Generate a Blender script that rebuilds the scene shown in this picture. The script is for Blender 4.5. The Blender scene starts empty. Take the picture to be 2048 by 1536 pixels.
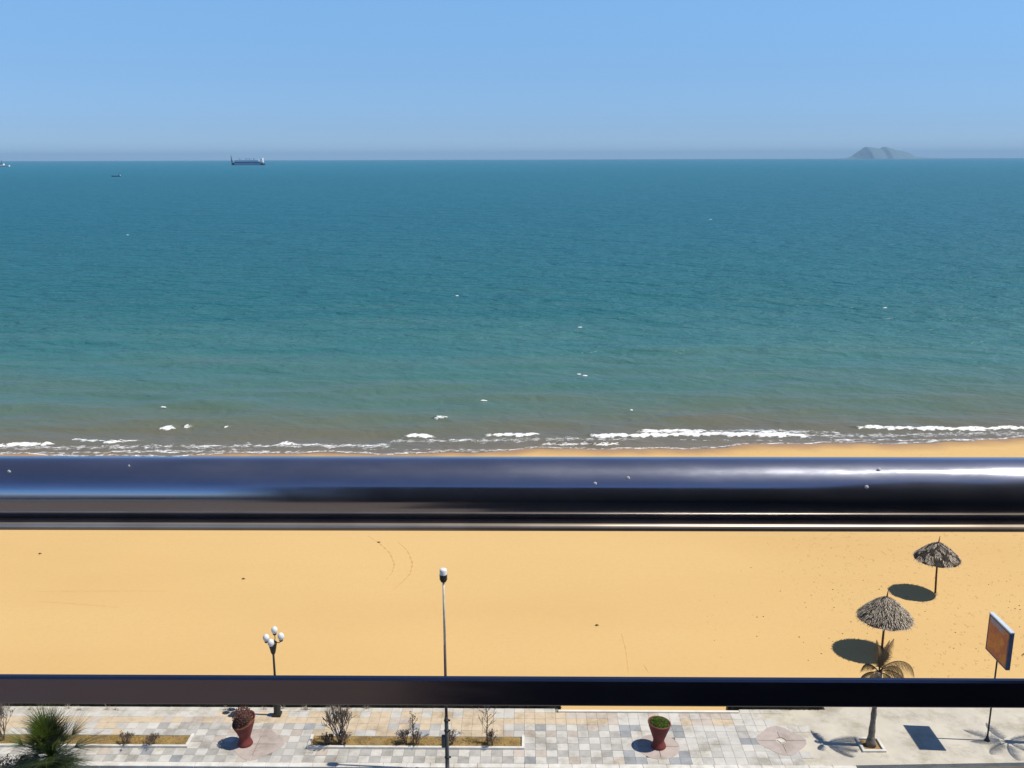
import bpy, math, random
import numpy as np
from mathutils import Matrix, Vector
R = math.radians
random.seed(7)
S = bpy.context.scene
COL = S.collection

# ------------------------------------------------------------------ camera
H = 20.0                       # eye height above the promenade (z = 0)
F, CX, CY = 1900.0, 1024.0, 768.0
SEA = -2.2
PITCH, YAW, ROLL = R(13.32), R(0.78), R(-0.17)
CAM_M = Matrix.Rotation(YAW, 3, 'Z') @ Matrix.Rotation(R(90) - PITCH, 3, 'X') @ Matrix.Rotation(ROLL, 3, 'Z')
cam = bpy.data.cameras.new('camera')
co = bpy.data.objects.new('camera', cam)
COL.objects.link(co)
co.matrix_world = Matrix.Translation((0, 0, H)) @ CAM_M.to_4x4()
cam.sensor_width = 36.0
cam.lens = F / 2048 * 36
cam.clip_start = 0.05
cam.clip_end = 90000
S.camera = co

# ------------------------------------------------------------------ sky and sun
SUN_EL, SUN_AZ = R(61), R(94)          # light comes from +X (azimuth clockwise from +Y)
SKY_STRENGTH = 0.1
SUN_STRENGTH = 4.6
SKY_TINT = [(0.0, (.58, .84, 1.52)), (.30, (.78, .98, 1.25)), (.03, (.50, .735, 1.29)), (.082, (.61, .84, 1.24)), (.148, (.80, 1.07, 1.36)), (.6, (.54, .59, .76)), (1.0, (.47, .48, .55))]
w = bpy.data.worlds.new('World')
S.world = w
w.use_nodes = True
nt = w.node_tree
sky = nt.nodes.new('ShaderNodeTexSky')
sky.sky_type = 'NISHITA'
sky.sun_disc = False
sky.sun_elevation = SUN_EL
sky.sun_rotation = SUN_AZ
sky.altitude = 0
sky.air_density = 1.0
sky.dust_density = 0.0
sky.ozone_density = 3.0
bg = nt.nodes['Background']
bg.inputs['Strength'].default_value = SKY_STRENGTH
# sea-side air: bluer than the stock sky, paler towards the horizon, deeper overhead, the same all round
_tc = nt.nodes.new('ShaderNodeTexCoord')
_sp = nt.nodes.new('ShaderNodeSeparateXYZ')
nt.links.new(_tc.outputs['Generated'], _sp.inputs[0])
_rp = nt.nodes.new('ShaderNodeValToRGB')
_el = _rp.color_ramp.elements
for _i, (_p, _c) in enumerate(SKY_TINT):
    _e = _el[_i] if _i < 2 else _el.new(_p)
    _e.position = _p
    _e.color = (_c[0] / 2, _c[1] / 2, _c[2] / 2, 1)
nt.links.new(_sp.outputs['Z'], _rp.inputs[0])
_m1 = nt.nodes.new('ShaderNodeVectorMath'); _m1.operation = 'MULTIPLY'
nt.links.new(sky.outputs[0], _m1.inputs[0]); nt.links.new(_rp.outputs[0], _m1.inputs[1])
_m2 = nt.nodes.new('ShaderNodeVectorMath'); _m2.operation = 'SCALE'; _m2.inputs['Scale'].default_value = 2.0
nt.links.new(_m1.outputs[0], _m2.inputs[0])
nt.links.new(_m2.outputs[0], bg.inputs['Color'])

sl = bpy.data.lights.new('sun', 'SUN')
sl.energy = SUN_STRENGTH
sl.angle = R(0.5)
sl.color = (1.0, 0.94, 0.84)
so = bpy.data.objects.new('sun', sl)
COL.objects.link(so)
so.location = (60, 0, 110)
so.rotation_euler = Vector((math.sin(SUN_AZ) * math.cos(SUN_EL), math.cos(SUN_AZ) * math.cos(SUN_EL), math.sin(SUN_EL))).to_track_quat('Z', 'Y').to_euler()

S.view_settings.view_transform = 'Standard'
S.view_settings.look = 'None'
S.view_settings.exposure = 0.0
S.view_settings.gamma = 1.0
S.view_settings.use_curve_mapping = False
S.render.engine = 'CYCLES'
S.cycles.use_denoising = True
S.cycles.max_bounces = 6
S.cycles.volume_bounces = 0

# ------------------------------------------------------------------ helpers
def ray(px, py):
    return (CAM_M @ Vector(((px - CX) / F, -(py - CY) / F, -1.0)))

def at_z(px, py, z=0.0):
    d = ray(px, py)
    t = (z - H) / d.z
    return Vector((d.x * t, d.y * t, z))

def at_y(px, py, Y):
    d = ray(px, py)
    t = Y / d.y
    return Vector((d.x * t, Y, H + d.z * t))

_sx = [0, 500, 1000, 1500, 2048]
_sy = [911, 909, 902, 889, 877]
_pts = [at_z(a, b, SEA) for a, b in zip(_sx, _sy)]
_fit = np.polyfit([p.x for p in _pts], [p.y for p in _pts], 2)
XL, XR = _pts[0].x, _pts[-1].x
def shore(x):
    xc = np.clip(x, XL - 4, XR + 4)
    base = np.polyval(_fit, xc)
    slope = np.polyval(np.polyder(_fit), xc)
    wob = 0.35 * np.sin(x * 0.31 + 1.2) + 0.22 * np.sin(x * 0.77 + 0.4) + 0.1 * np.sin(x * 1.9)
    return base + slope * (np.asarray(x) - xc) * 0.6 + wob
Y_BEACH = 32.25
def beach_z(x, y):
    ys = shore(x)
    t = (y - Y_BEACH) / (ys - Y_BEACH)
    return -0.8 + (SEA + 0.8) * t - .09 * np.maximum(0, y - ys - .15)
def on_beach(px, py):
    p = at_z(px, py, -1.2)
    for _ in range(12):
        p = at_z(px, py, float(beach_z(p.x, p.y)))
    return p

class MB:
    """collects faces for one mesh object"""
    def __init__(s):
        s.v = []; s.f = []; s.m = []; s.sm = []
    def add(s, vs, fs, mi=0, smooth=False):
        o = len(s.v)
        s.v += [tuple(v) for v in vs]
        for f in fs:
            s.f.append(tuple(i + o for i in f)); s.m.append(mi); s.sm.append(smooth)
    def box(s, c, d, mi=0, bev=0.0, rz=0.0):
        x, y, z = d[0] / 2, d[1] / 2, d[2] / 2
        b = min(bev, x * .9, y * .9, z * .9)
        if b <= 0:
            vs = [(i * x, j * y, k * z) for k in (-1, 1) for j in (-1, 1) for i in (-1, 1)]
            fs = [(0, 2, 3, 1), (4, 5, 7, 6), (0, 1, 5, 4), (2, 6, 7, 3), (0, 4, 6, 2), (1, 3, 7, 5)]
        else:
            vs = []; idx = {}
            for k in (-1, 1):
                for j in (-1, 1):
                    for i in (-1, 1):
                        idx[(i, j, k)] = len(vs)
                        vs += [(i * x, j * (y - b), k * (z - b)), (i * (x - b), j * y, k * (z - b)), (i * (x - b), j * (y - b), k * z)]
            g = lambda i, j, k, a: idx[(i, j, k)] + a
            fs = []
            for q in (-1, 1):
                r = [(-1, -1), (1, -1), (1, 1), (-1, 1)]
                fs.append([g(q, a, c_, 0) for a, c_ in (r if q > 0 else r[::-1])])
                fs.append([g(a, q, c_, 1) for a, c_ in (r[::-1] if q > 0 else r)])
                fs.append([g(a, c_, q, 2) for a, c_ in (r if q > 0 else r[::-1])])
            for a in (-1, 1):
                for c_ in (-1, 1):
                    e = [g(a, c_, -1, 0), g(a, c_, -1, 1), g(a, c_, 1, 1), g(a, c_, 1, 0)]
                    fs.append(e if a * c_ > 0 else e[::-1])
                    e = [g(a, -1, c_, 0), g(a, 1, c_, 0), g(a, 1, c_, 2), g(a, -1, c_, 2)]
                    fs.append(e if a * c_ > 0 else e[::-1])
                    e = [g(-1, a, c_, 1), g(-1, a, c_, 2), g(1, a, c_, 2), g(1, a, c_, 1)]
                    fs.append(e if a * c_ > 0 else e[::-1])
            for i in (-1, 1):
                for j in (-1, 1):
                    for k in (-1, 1):
                        e = [g(i, j, k, 0), g(i, j, k, 1), g(i, j, k, 2)]
                        fs.append(e if i * j * k > 0 else e[::-1])
        cs, sn = math.cos(rz), math.sin(rz)
        vs = [(c[0] + a * cs - b_ * sn, c[1] + a * sn + b_ * cs, c[2] + e) for a, b_, e in vs]
        s.add(vs, fs, mi)
    def tube(s, pts, rad, n=8, mi=0, cap=True, smooth=True):
        pts = [Vector(p) for p in pts]
        rs = rad if isinstance(rad, (list, tuple)) else [rad] * len(pts)
        vs = []; fs = []
        up = Vector((0, 0, 1))
        prev = None
        for i, p in enumerate(pts):
            t = (pts[min(i + 1, len(pts) - 1)] - pts[max(i - 1, 0)]).normalized()
            if prev is None:
                a = t.cross(up)
                if a.length < 1e-3: a = t.cross(Vector((1, 0, 0)))
                a.normalize()
            else:
                a = (prev - t * prev.dot(t))
                if a.length < 1e-6: a = t.cross(up)
                a.normalize()
            prev = a
            b = t.cross(a)
            for k in range(n):
                th = 2 * math.pi * k / n
                vs.append(p + (a * math.cos(th) + b * math.sin(th)) * rs[i])
        for i in range(len(pts) - 1):
            for k in range(n):
                fs.append((i * n + k, i * n + (k + 1) % n, (i + 1) * n + (k + 1) % n, (i + 1) * n + k))
        s.add(vs, fs, mi, smooth)
        if cap:
            o = len(s.v) - len(vs)
            s.f.append(tuple(o + k for k in range(n))[::-1]); s.m.append(mi); s.sm.append(False)
            s.f.append(tuple(o + (len(pts) - 1) * n + k for k in range(n))); s.m.append(mi); s.sm.append(False)
    def lathe(s, prof, c=(0, 0, 0), n=24, mi=0, smooth=True, tilt=None):
        vs = []; fs = []
        for r, z in prof:
            for k in range(n):
                th = 2 * math.pi * k / n
                x, y = r * math.cos(th), r * math.sin(th)
                zz = z + (tilt(x, y, z) if tilt else 0)
                vs.append((c[0] + x, c[1] + y, c[2] + zz))
        for i in range(len(prof) - 1):
            for k in range(n):
                fs.append((i * n + k, i * n + (k + 1) % n, (i + 1) * n + (k + 1) % n, (i + 1) * n + k))
        s.add(vs, fs, mi, smooth)
    def ball(s, c, r, n=12, mi=0):
        if not isinstance(r, (tuple, list)): r = (r, r, r)
        vs = []; fs = []
        m = n // 2
        for i in range(m + 1):
            ph = math.pi * i / m
            for k in range(n):
                th = 2 * math.pi * k / n
                vs.append((c[0] + r[0] * math.sin(ph) * math.cos(th), c[1] + r[1] * math.sin(ph) * math.sin(th), c[2] + r[2] * math.cos(ph)))
        for i in range(m):
            for k in range(n):
                fs.append((i * n + k, (i + 1) * n + k, (i + 1) * n + (k + 1) % n, i * n + (k + 1) % n))
        s.add(vs, fs, mi, True)
    def blade(s, base, d, length, width, droop=0.0, seg=2, side=None, mi=0):
        """thin tapering leaf"""
        d = Vector(d).normalized(); base = Vector(base)
        sd = Vector(side) if side is not None else d.cross(Vector((random.uniform(-.3, .3), random.uniform(-.3, .3), 1)))
        if sd.length < 1e-4: sd = Vector((1, 0, 0))
        sd.normalize()
        vs = []; fs = []
        for i in range(seg + 1):
            t = i / seg
            p = base + d * (length * t) + Vector((0, 0, -droop * length * t * t))
            ww = width * (1 - t) * (0.55 + 0.9 * min(t * 3, 1) * 0.5)
            if i == seg:
                vs.append(p)
            else:
                vs += [p - sd * ww / 2, p + sd * ww / 2]
        for i in range(seg - 1):
            fs.append((2 * i, 2 * i + 1, 2 * i + 3, 2 * i + 2))
        fs.append((2 * seg - 2, 2 * seg - 1, 2 * seg))
        s.add(vs, fs, mi)
    def leaf(s, c, size, mi=0, aspect=0.55, nrm=None):
        a = Vector((random.gauss(0, 1), random.gauss(0, 1), random.gauss(0, 1))).normalized()
        b = a.cross(Vector((random.gauss(0, 1), random.gauss(0, 1), random.gauss(0, 1)))).normalized()
        c = Vector(c)
        s.add([c - a * size, c + b * size * aspect, c + a * size, c - b * size * aspect], [(0, 1, 2, 3)], mi)
    def build(s, name, mats, parent=None, loc=(0, 0, 0)):
        me = bpy.data.meshes.new(name)
        me.from_pydata(s.v, [], s.f)
        for m in (mats if isinstance(mats, (list, tuple)) else [mats]):
            me.materials.append(m)
        if len(me.polygons):
            me.polygons.foreach_set('material_index', s.m)
            me.polygons.foreach_set('use_smooth', s.sm)
        me.update()
        o = bpy.data.objects.new(name, me)
        COL.objects.link(o)
        o.location = loc
        if parent: o.parent = parent
        return o

def tag(o, label=None, cat=None, group=None, kind=None):
    if label: o['label'] = label
    if cat: o['category'] = cat
    if group: o['group'] = group
    if kind: o['kind'] = kind
    return o
def empty(name, loc, label, cat, group=None, rz=0.0):
    o = bpy.data.objects.new(name, None)
    COL.objects.link(o)
    o.location = loc; o.rotation_euler = (0, 0, rz)
    o.empty_display_size = 0.2
    return tag(o, label, cat, group)
def copy_tree(o, parent=None):
    c = o.copy()
    COL.objects.link(c)
    if parent is not None: c.parent = parent
    for ch in list(o.children): copy_tree(ch, c)
    return c

# ------------------------------------------------------------------ materials
def N(t, typ, **kw):
    n = t.nodes.new(typ)
    for k, v in kw.items():
        if k.startswith('i_'):
            n.inputs[k[2:].replace('_', ' ')].default_value = v
        else:
            setattr(n, k, v)
    return n
def L(t, a, b): t.links.new(a, b)
def ramp(t, stops, interp='LINEAR'):
    n = t.nodes.new('ShaderNodeValToRGB')
    n.color_ramp.interpolation = interp
    e = n.color_ramp.elements
    while len(e) > 1: e.remove(e[-1])
    e[0].position = stops[0][0]; c = stops[0][1]; e[0].color = (*c, 1) if len(c) == 3 else c
    for p, c in stops[1:]:
        q = e.new(p); q.color = (*c, 1) if len(c) == 3 else c
    return n
def mat(name, c, rough=0.8, c2=None, scale=6.0, metal=0.0, bump=0.0, bscale=40.0, rnd=0.0, spec=0.5, dist=0.02, detail=6, lo=.35, hi=.65, grime=0.0):
    """c .. c2 mixed by noise in object space, optional fine relief and per-object variation"""
    m = bpy.data.materials.new(name); m.use_nodes = True
    t = m.node_tree; b = t.nodes['Principled BSDF']
    b.inputs['Roughness'].default_value = rough
    b.inputs['Metallic'].default_value = metal
    b.inputs['Specular IOR Level'].default_value = spec
    tc = N(t, 'ShaderNodeTexCoord')
    geo = N(t, 'ShaderNodeNewGeometry')
    c2 = c2 or tuple(x * .82 for x in c)
    nz = N(t, 'ShaderNodeTexNoise'); nz.inputs['Scale'].default_value = scale; nz.inputs['Detail'].default_value = detail
    L(t, geo.outputs['Position'], nz.inputs['Vector'])
    rp = ramp(t, [(lo, c), (hi, c2)])
    L(t, nz.outputs['Fac'], rp.inputs[0])
    out = rp.outputs[0]
    if rnd:
        oi = N(t, 'ShaderNodeObjectInfo')
        mr = N(t, 'ShaderNodeMapRange'); mr.inputs['To Min'].default_value = 1 - rnd; mr.inputs['To Max'].default_value = 1 + rnd
        L(t, oi.outputs['Random'], mr.inputs['Value'])
        hs = N(t, 'ShaderNodeHueSaturation')
        L(t, mr.outputs[0], hs.inputs['Value']); L(t, out, hs.inputs['Color'])
        out = hs.outputs[0]
    if grime:
        g1 = N(t, 'ShaderNodeTexNoise', i_Scale=.9, i_Detail=10.0, i_Roughness=.72); L(t, geo.outputs['Position'], g1.inputs['Vector'])
        g2 = ramp(t, [(.36, (1 - grime, 1 - grime * 1.1, 1 - grime * 1.3)), (.52, (1, 1, 1)), (.75, (1, .985, .95))]); L(t, g1.outputs['Fac'], g2.inputs[0])
        gm = N(t, 'ShaderNodeMix', data_type='RGBA', blend_type='MULTIPLY'); gm.inputs['Factor'].default_value = 1
        L(t, out, gm.inputs['A']); L(t, g2.outputs[0], gm.inputs['B']); out = gm.outputs['Result']
    L(t, out, b.inputs['Base Color'])
    if bump:
        n2 = N(t, 'ShaderNodeTexNoise'); n2.inputs['Scale'].default_value = bscale; n2.inputs['Detail'].default_value = 5
        L(t, geo.outputs['Position'], n2.inputs['Vector'])
        bp = N(t, 'ShaderNodeBump'); bp.inputs['Strength'].default_value = bump; bp.inputs['Distance'].default_value = dist
        L(t, n2.outputs['Fac'], bp.inputs['Height']); L(t, bp.outputs[0], b.inputs['Normal'])
    return m

def sand_material():
    m = bpy.data.materials.new('sand'); m.use_nodes = True
    t = m.node_tree; b = t.nodes['Principled BSDF']
    b.inputs['Roughness'].default_value = 0.95; b.inputs['Specular IOR Level'].default_value = 0.15
    geo = N(t, 'ShaderNodeNewGeometry')
    big = N(t, 'ShaderNodeTexNoise', i_Scale=0.07, i_Detail=4.0)
    mp = N(t, 'ShaderNodeMapping'); mp.inputs['Scale'].default_value = (0.5, 1.6, 1)
    L(t, geo.outputs['Position'], mp.inputs[0]); L(t, mp.outputs[0], big.inputs['Vector'])
    fine = N(t, 'ShaderNodeTexNoise', i_Scale=5.0, i_Detail=8.0, i_Roughness=0.7)
    L(t, geo.outputs['Position'], fine.inputs['Vector'])
    r1 = ramp(t, [(.3, (.68, .462, .196)), (.7, (.64, .418, .172))])
    L(t, big.outputs['Fac'], r1.inputs[0])
    r2 = ramp(t, [(.3, (.965, .96, .95)), (.7, (1.02, 1.02, 1.02))])
    L(t, fine.outputs['Fac'], r2.inputs[0])
    mx = N(t, 'ShaderNodeMix', data_type='RGBA', blend_type='MULTIPLY'); mx.inputs['Factor'].default_value = 1
    L(t, r1.outputs[0], mx.inputs['A']); L(t, r2.outputs[0], mx.inputs['B'])
    # damp sand at the water's edge
    at = N(t, 'ShaderNodeAttribute', attribute_name='shore_dist')
    wn = N(t, 'ShaderNodeTexNoise', i_Scale=0.5, i_Detail=4.0)
    L(t, geo.outputs['Position'], wn.inputs['Vector'])
    ma = N(t, 'ShaderNodeMath', operation='MULTIPLY_ADD'); ma.inputs[1].default_value = 1.6
    L(t, wn.outputs['Fac'], ma.inputs[0]); L(t, at.outputs['Fac'], ma.inputs[2])
    mr = N(t, 'ShaderNodeMapRange', interpolation_type='SMOOTHSTEP'); mr.inputs['From Min'].default_value = -2.0; mr.inputs['From Max'].default_value = 1.0
    L(t, ma.outputs[0], mr.inputs['Value'])
    wet = N(t, 'ShaderNodeMix', data_type='RGBA')
    wet.inputs['B'].default_value = (.36, .215, .115, 1)
    L(t, mr.outputs[0], wet.inputs['Factor']); L(t, mx.outputs['Result'], wet.inputs['A'])
    L(t, wet.outputs['Result'], b.inputs['Base Color'])
    mr2 = N(t, 'ShaderNodeMapRange'); mr2.inputs['To Min'].default_value = .95; mr2.inputs['To Max'].default_value = .45
    L(t, mr.outputs[0], mr2.inputs['Value']); L(t, mr2.outputs[0], b.inputs['Roughness'])
    # relief: grain everywhere, trampled dents on the right-hand part of the beach
    dn = N(t, 'ShaderNodeTexNoise', i_Scale=3.2, i_Detail=3.0, i_Roughness=0.6)
    L(t, geo.outputs['Position'], dn.inputs['Vector'])
    dr = ramp(t, [(.30, (0, 0, 0)), (.40, (1, 1, 1))])
    L(t, dn.outputs['Fac'], dr.inputs[0])
    sx = N(t, 'ShaderNodeSeparateXYZ'); L(t, geo.outputs['Position'], sx.inputs[0])
    mk = N(t, 'ShaderNodeMapRange', interpolation_type='SMOOTHSTEP'); mk.inputs['From Min'].default_value = 9; mk.inputs['From Max'].default_value = 18
    mk.inputs['To Min'].default_value = 0.04; mk.inputs['To Max'].default_value = 1.0
    L(t, sx.outputs['X'], mk.inputs['Value'])
    b1 = N(t, 'ShaderNodeBump', i_Strength=0.10, i_Distance=0.02); L(t, fine.outputs['Fac'], b1.inputs['Height'])
    b2 = N(t, 'ShaderNodeBump', i_Distance=0.026); L(t, mk.outputs[0], b2.inputs['Strength'])
    L(t, dr.outputs[0], b2.inputs['Height']); L(t, b1.outputs[0], b2.inputs['Normal'])
    L(t, b2.outputs[0], b.inputs['Normal'])
    return m

def water_material():
    m = bpy.data.materials.new('sea_water'); m.use_nodes = True
    t = m.node_tree; b = t.nodes['Principled BSDF']
    geo = N(t, 'ShaderNodeNewGeometry')
    at = N(t, 'ShaderNodeAttribute', attribute_name='shore_dist')
    fo = N(t, 'ShaderNodeAttribute', attribute_name='foam')
    # body colour by distance from the shore (silt in the shallows, clear water beyond)
    wn = N(t, 'ShaderNodeTexNoise', i_Scale=1.0, i_Detail=4.0)
    mpw = N(t, 'ShaderNodeMapping'); mpw.inputs['Scale'].default_value = (.035, .12, 1)
    L(t, geo.outputs['Position'], mpw.inputs[0]); L(t, mpw.outputs[0], wn.inputs['Vector'])
    jit = N(t, 'ShaderNodeMath', operation='MULTIPLY_ADD'); jit.inputs[1].default_value = 1.3; jit.inputs[2].default_value = 0.35
    L(t, wn.outputs['Fac'], jit.inputs[0])
    mul = N(t, 'ShaderNodeMath', operation='MULTIPLY'); L(t, jit.outputs[0], mul.inputs[0]); L(t, at.outputs['Fac'], mul.inputs[1])
    sc = N(t, 'ShaderNodeMath', operation='ADD'); sc.inputs[1].default_value = 1.0; L(t, mul.outputs[0], sc.inputs[0])
    cl = N(t, 'ShaderNodeMath', operation='MAXIMUM'); cl.inputs[1].default_value = 1.0; L(t, sc.outputs[0], cl.inputs[0])
    lg = N(t, 'ShaderNodeMath', operation='LOGARITHM'); lg.inputs[1].default_value = 10.0; L(t, cl.outputs[0], lg.inputs[0])
    dv = N(t, 'ShaderNodeMath', operation='DIVIDE'); dv.inputs[1].default_value = 4.0; L(t, lg.outputs[0], dv.inputs[0])
    rp = ramp(t, [(0.0, (.20, .165, .12)), (.12, (.155, .145, .115)), (.19, (.14, .14, .10)), (.26, (.112, .150, .112)), (.32, (.083, .158, .132)),
                  (.40, (.046, .162, .162)), (.48, (.016, .127, .150)), (.61, (.011, .127, .184)), (.75, (.015, .148, .22)), (.9, (.020, .175, .27))])
    L(t, dv.outputs[0], rp.inputs[0])
    # foam
    fn = N(t, 'ShaderNodeTexNoise', i_Scale=3.4, i_Detail=7.0, i_Roughness=0.8, i_Distortion=.5)
    mpf = N(t, 'ShaderNodeMapping'); mpf.inputs['Scale'].default_value = (.6, 1.9, 1)
    L(t, geo.outputs['Position'], mpf.inputs[0]); L(t, mpf.outputs[0], fn.inputs['Vector'])
    fk = N(t, 'ShaderNodeMapRange'); fk.inputs['From Min'].default_value = .32; fk.inputs['From Max'].default_value = .68; fk.clamp = False
    L(t, fn.outputs['Fac'], fk.inputs['Value'])
    fa = N(t, 'ShaderNodeMath', operation='ADD'); L(t, fk.outputs[0], fa.inputs[0]); L(t, fo.outputs['Fac'], fa.inputs[1])
    fr = N(t, 'ShaderNodeMapRange', interpolation_type='SMOOTHSTEP'); fr.inputs['From Min'].default_value = 1.08; fr.inputs['From Max'].default_value = 1.24
    L(t, fa.outputs[0], fr.inputs['Value'])
    mc = N(t, 'ShaderNodeMix', data_type='RGBA'); mc.inputs['B'].default_value = (.85, .86, .86, 1)
    L(t, fr.outputs[0], mc.inputs['Factor']); L(t, rp.outputs[0], mc.inputs['A'])
    # wave relief at three scales, crests running roughly along the shore
    prev = None
    cm = N(t, 'ShaderNodeMapRange', interpolation_type='SMOOTHSTEP'); cm.inputs['From Min'].default_value = 2; cm.inputs['From Max'].default_value = 70
    cm.inputs['To Min'].default_value = .35; cm.inputs['To Max'].default_value = 1.0
    L(t, at.outputs['Fac'], cm.inputs['Value'])
    for s_, d_ in (((.030, .042, 1), 3.0), ((.11, .16, 1), 1.7), ((.34, .48, 1), .85), ((1.1, 1.6, 1), .25)):
        mp = N(t, 'ShaderNodeMapping'); mp.inputs['Scale'].default_value = s_; mp.inputs['Rotation'].default_value = (0, 0, R(random.uniform(-14, 14)))
        L(t, geo.outputs['Position'], mp.inputs[0])
        nz = N(t, 'ShaderNodeTexNoise', i_Scale=1.0, i_Detail=2.5, i_Roughness=.5, i_Distortion=.6)
        L(t, mp.outputs[0], nz.inputs['Vector'])
        bp = N(t, 'ShaderNodeBump', i_Distance=d_)
        L(t, cm.outputs[0], bp.inputs['Strength'])
        L(t, nz.outputs['Fac'], bp.inputs['Height'])
        if prev: L(t, prev.outputs[0], bp.inputs['Normal'])
        prev = bp
    # silty body colour under a rough reflecting surface; wave slopes keep the grazing reflectance well under a mirror's
    t.nodes.remove(b)
    out = [n for n in t.nodes if n.type == 'OUTPUT_MATERIAL'][0]
    df = N(t, 'ShaderNodeBsdfDiffuse'); gl = N(t, 'ShaderNodeBsdfGlossy', i_Roughness=.32)
    L(t, mc.outputs['Result'], df.inputs['Color'])
    L(t, prev.outputs[0], df.inputs['Normal']); L(t, prev.outputs[0], gl.inputs['Normal'])
    fz = N(t, 'ShaderNodeFresnel', i_IOR=1.33); L(t, prev.outputs[0], fz.inputs['Normal'])
    fm = N(t, 'ShaderNodeMapRange'); fm.inputs['From Min'].default_value = .02; fm.inputs['From Max'].default_value = .7
    fm.inputs['To Min'].default_value = .02; fm.inputs['To Max'].default_value = .30
    L(t, fz.outputs[0], fm.inputs['Value'])
    inv = N(t, 'ShaderNodeMath', operation='SUBTRACT'); inv.inputs[0].default_value = 1.0; L(t, fr.outputs[0], inv.inputs[1])
    fx = N(t, 'ShaderNodeMath', operation='MULTIPLY'); L(t, fm.outputs[0], fx.inputs[0]); L(t, inv.outputs[0], fx.inputs[1])
    ms = N(t, 'ShaderNodeMixShader')
    L(t, fx.outputs[0], ms.inputs[0]); L(t, df.outputs[0], ms.inputs[1]); L(t, gl.outputs[0], ms.inputs[2])
    L(t, ms.outputs[0], out.inputs['Surface'])
    return m

def rail_material(name, base, rough, smudge, top_dust=.025):
    """dark polished metal with a film of dust and dried water marks"""
    m = bpy.data.materials.new(name); m.use_nodes = True
    t = m.node_tree; b = t.nodes['Principled BSDF']
    b.inputs['Metallic'].default_value = 1.0
    geo = N(t, 'ShaderNodeNewGeometry')
    mp = N(t, 'ShaderNodeMapping'); mp.inputs['Scale'].default_value = (9, 30, 30)
    L(t, geo.outputs['Position'], mp.inputs[0])
    nz = N(t, 'ShaderNodeTexNoise', i_Scale=1.0, i_Detail=8.0, i_Roughness=.65); L(t, mp.outputs[0], nz.inputs['Vector'])
    rp = ramp(t, [(.36, (rough,) * 3), (.62, (rough + smudge,) * 3)])
    L(t, nz.outputs['Fac'], rp.inputs[0]); L(t, rp.outputs[0], b.inputs['Roughness'])
    rc = ramp(t, [(.4, base), (.75, tuple(min(1, x * 1.12) for x in base))])
    L(t, nz.outputs['Fac'], rc.inputs[0]); L(t, rc.outputs[0], b.inputs['Base Color'])
    n2 = N(t, 'ShaderNodeTexNoise', i_Scale=1.0, i_Detail=2.0)
    mp2 = N(t, 'ShaderNodeMapping'); mp2.inputs['Scale'].default_value = (3, 60, 60)
    L(t, geo.outputs['Position'], mp2.inputs[0]); L(t, mp2.outputs[0], n2.inputs['Vector'])
    bp = N(t, 'ShaderNodeBump', i_Strength=.14, i_Distance=.002); L(t, n2.outputs['Fac'], bp.inputs['Height'])
    L(t, bp.outputs[0], b.inputs['Normal'])
    out = [n for n in t.nodes if n.type == 'OUTPUT_MATERIAL'][0]
    g2 = N(t, 'ShaderNodeBsdfGlossy', i_Roughness=.5); L(t, rc.outputs[0], g2.inputs['Color']); L(t, bp.outputs[0], g2.inputs['Normal'])
    d2 = N(t, 'ShaderNodeBsdfDiffuse'); d2.inputs['Color'].default_value = (.30, .27, .24, 1)
    m1 = N(t, 'ShaderNodeMixShader'); m1.inputs[0].default_value = .13
    L(t, b.outputs[0], m1.inputs[1]); L(t, g2.outputs[0], m1.inputs[2])
    dr = ramp(t, [(.45, (.006,) * 3), (.75, (.05,) * 3)]); L(t, nz.outputs['Fac'], dr.inputs[0])
    sn = N(t, 'ShaderNodeSeparateXYZ'); L(t, geo.outputs['Normal'], sn.inputs[0])
    up = N(t, 'ShaderNodeMapRange'); up.inputs['From Min'].default_value = .55; up.inputs['To Max'].default_value = top_dust; L(t, sn.outputs['Z'], up.inputs['Value'])
    ad = N(t, 'ShaderNodeMath', operation='ADD'); L(t, dr.outputs[0], ad.inputs[0]); L(t, up.outputs[0], ad.inputs[1])
    m2 = N(t, 'ShaderNodeMixShader'); L(t, ad.outputs[0], m2.inputs[0])
    L(t, m1.outputs[0], m2.inputs[1]); L(t, d2.outputs[0], m2.inputs[2]); L(t, m2.outputs[0], out.inputs['Surface'])
    return m

M = {}
M['sand'] = sand_material()
M['water'] = water_material()
M['track'] = mat('sand_track', (.56, .345, .135), .95, (.64, .41, .165), 3.0)
M['foam'] = mat('foam', (.85, .86, .86), .9, (.7, .74, .75), 4.0)
M['asphalt'] = mat('asphalt', (.10, .09, .08), .9, (.14, .125, .105), 2.0, bump=.3, bscale=60)
M['bedding'] = mat('tile_bedding', (.26, .24, .21), .95, (.18, .165, .145), 5.0)
M['concrete'] = mat('cream_concrete', (.60, .555, .455), .9, (.46, .43, .36), 1.1, bump=.35, bscale=22, detail=12, lo=.38, hi=.78, grime=.28)
M['kerb'] = mat('white_kerb', (.74, .72, .66), .8, (.62, .59, .53), 3.0, bump=.15, grime=.22)
M['step'] = mat('threshold', (.80, .76, .66), .8, (.70, .66, .56), 3.0)
tile_cols = dict(white=((.59, .57, .515), (.53, .51, .46)), pale=((.55, .535, .49), (.49, .475, .44)), grey=((.445, .43, .395), (.39, .375, .345)),
                 blue=((.34, .352, .36), (.30, .312, .32)), beige=((.59, .485, .345), (.52, .425, .295)), pinkish=((.53, .465, .395), (.47, .41, .35)))
for k, (a, b_) in tile_cols.items():
    M['tile_' + k] = mat('tile_' + k, a, .75, b_, 3.5, bump=.15, bscale=30, rnd=.10, grime=.30)
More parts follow.
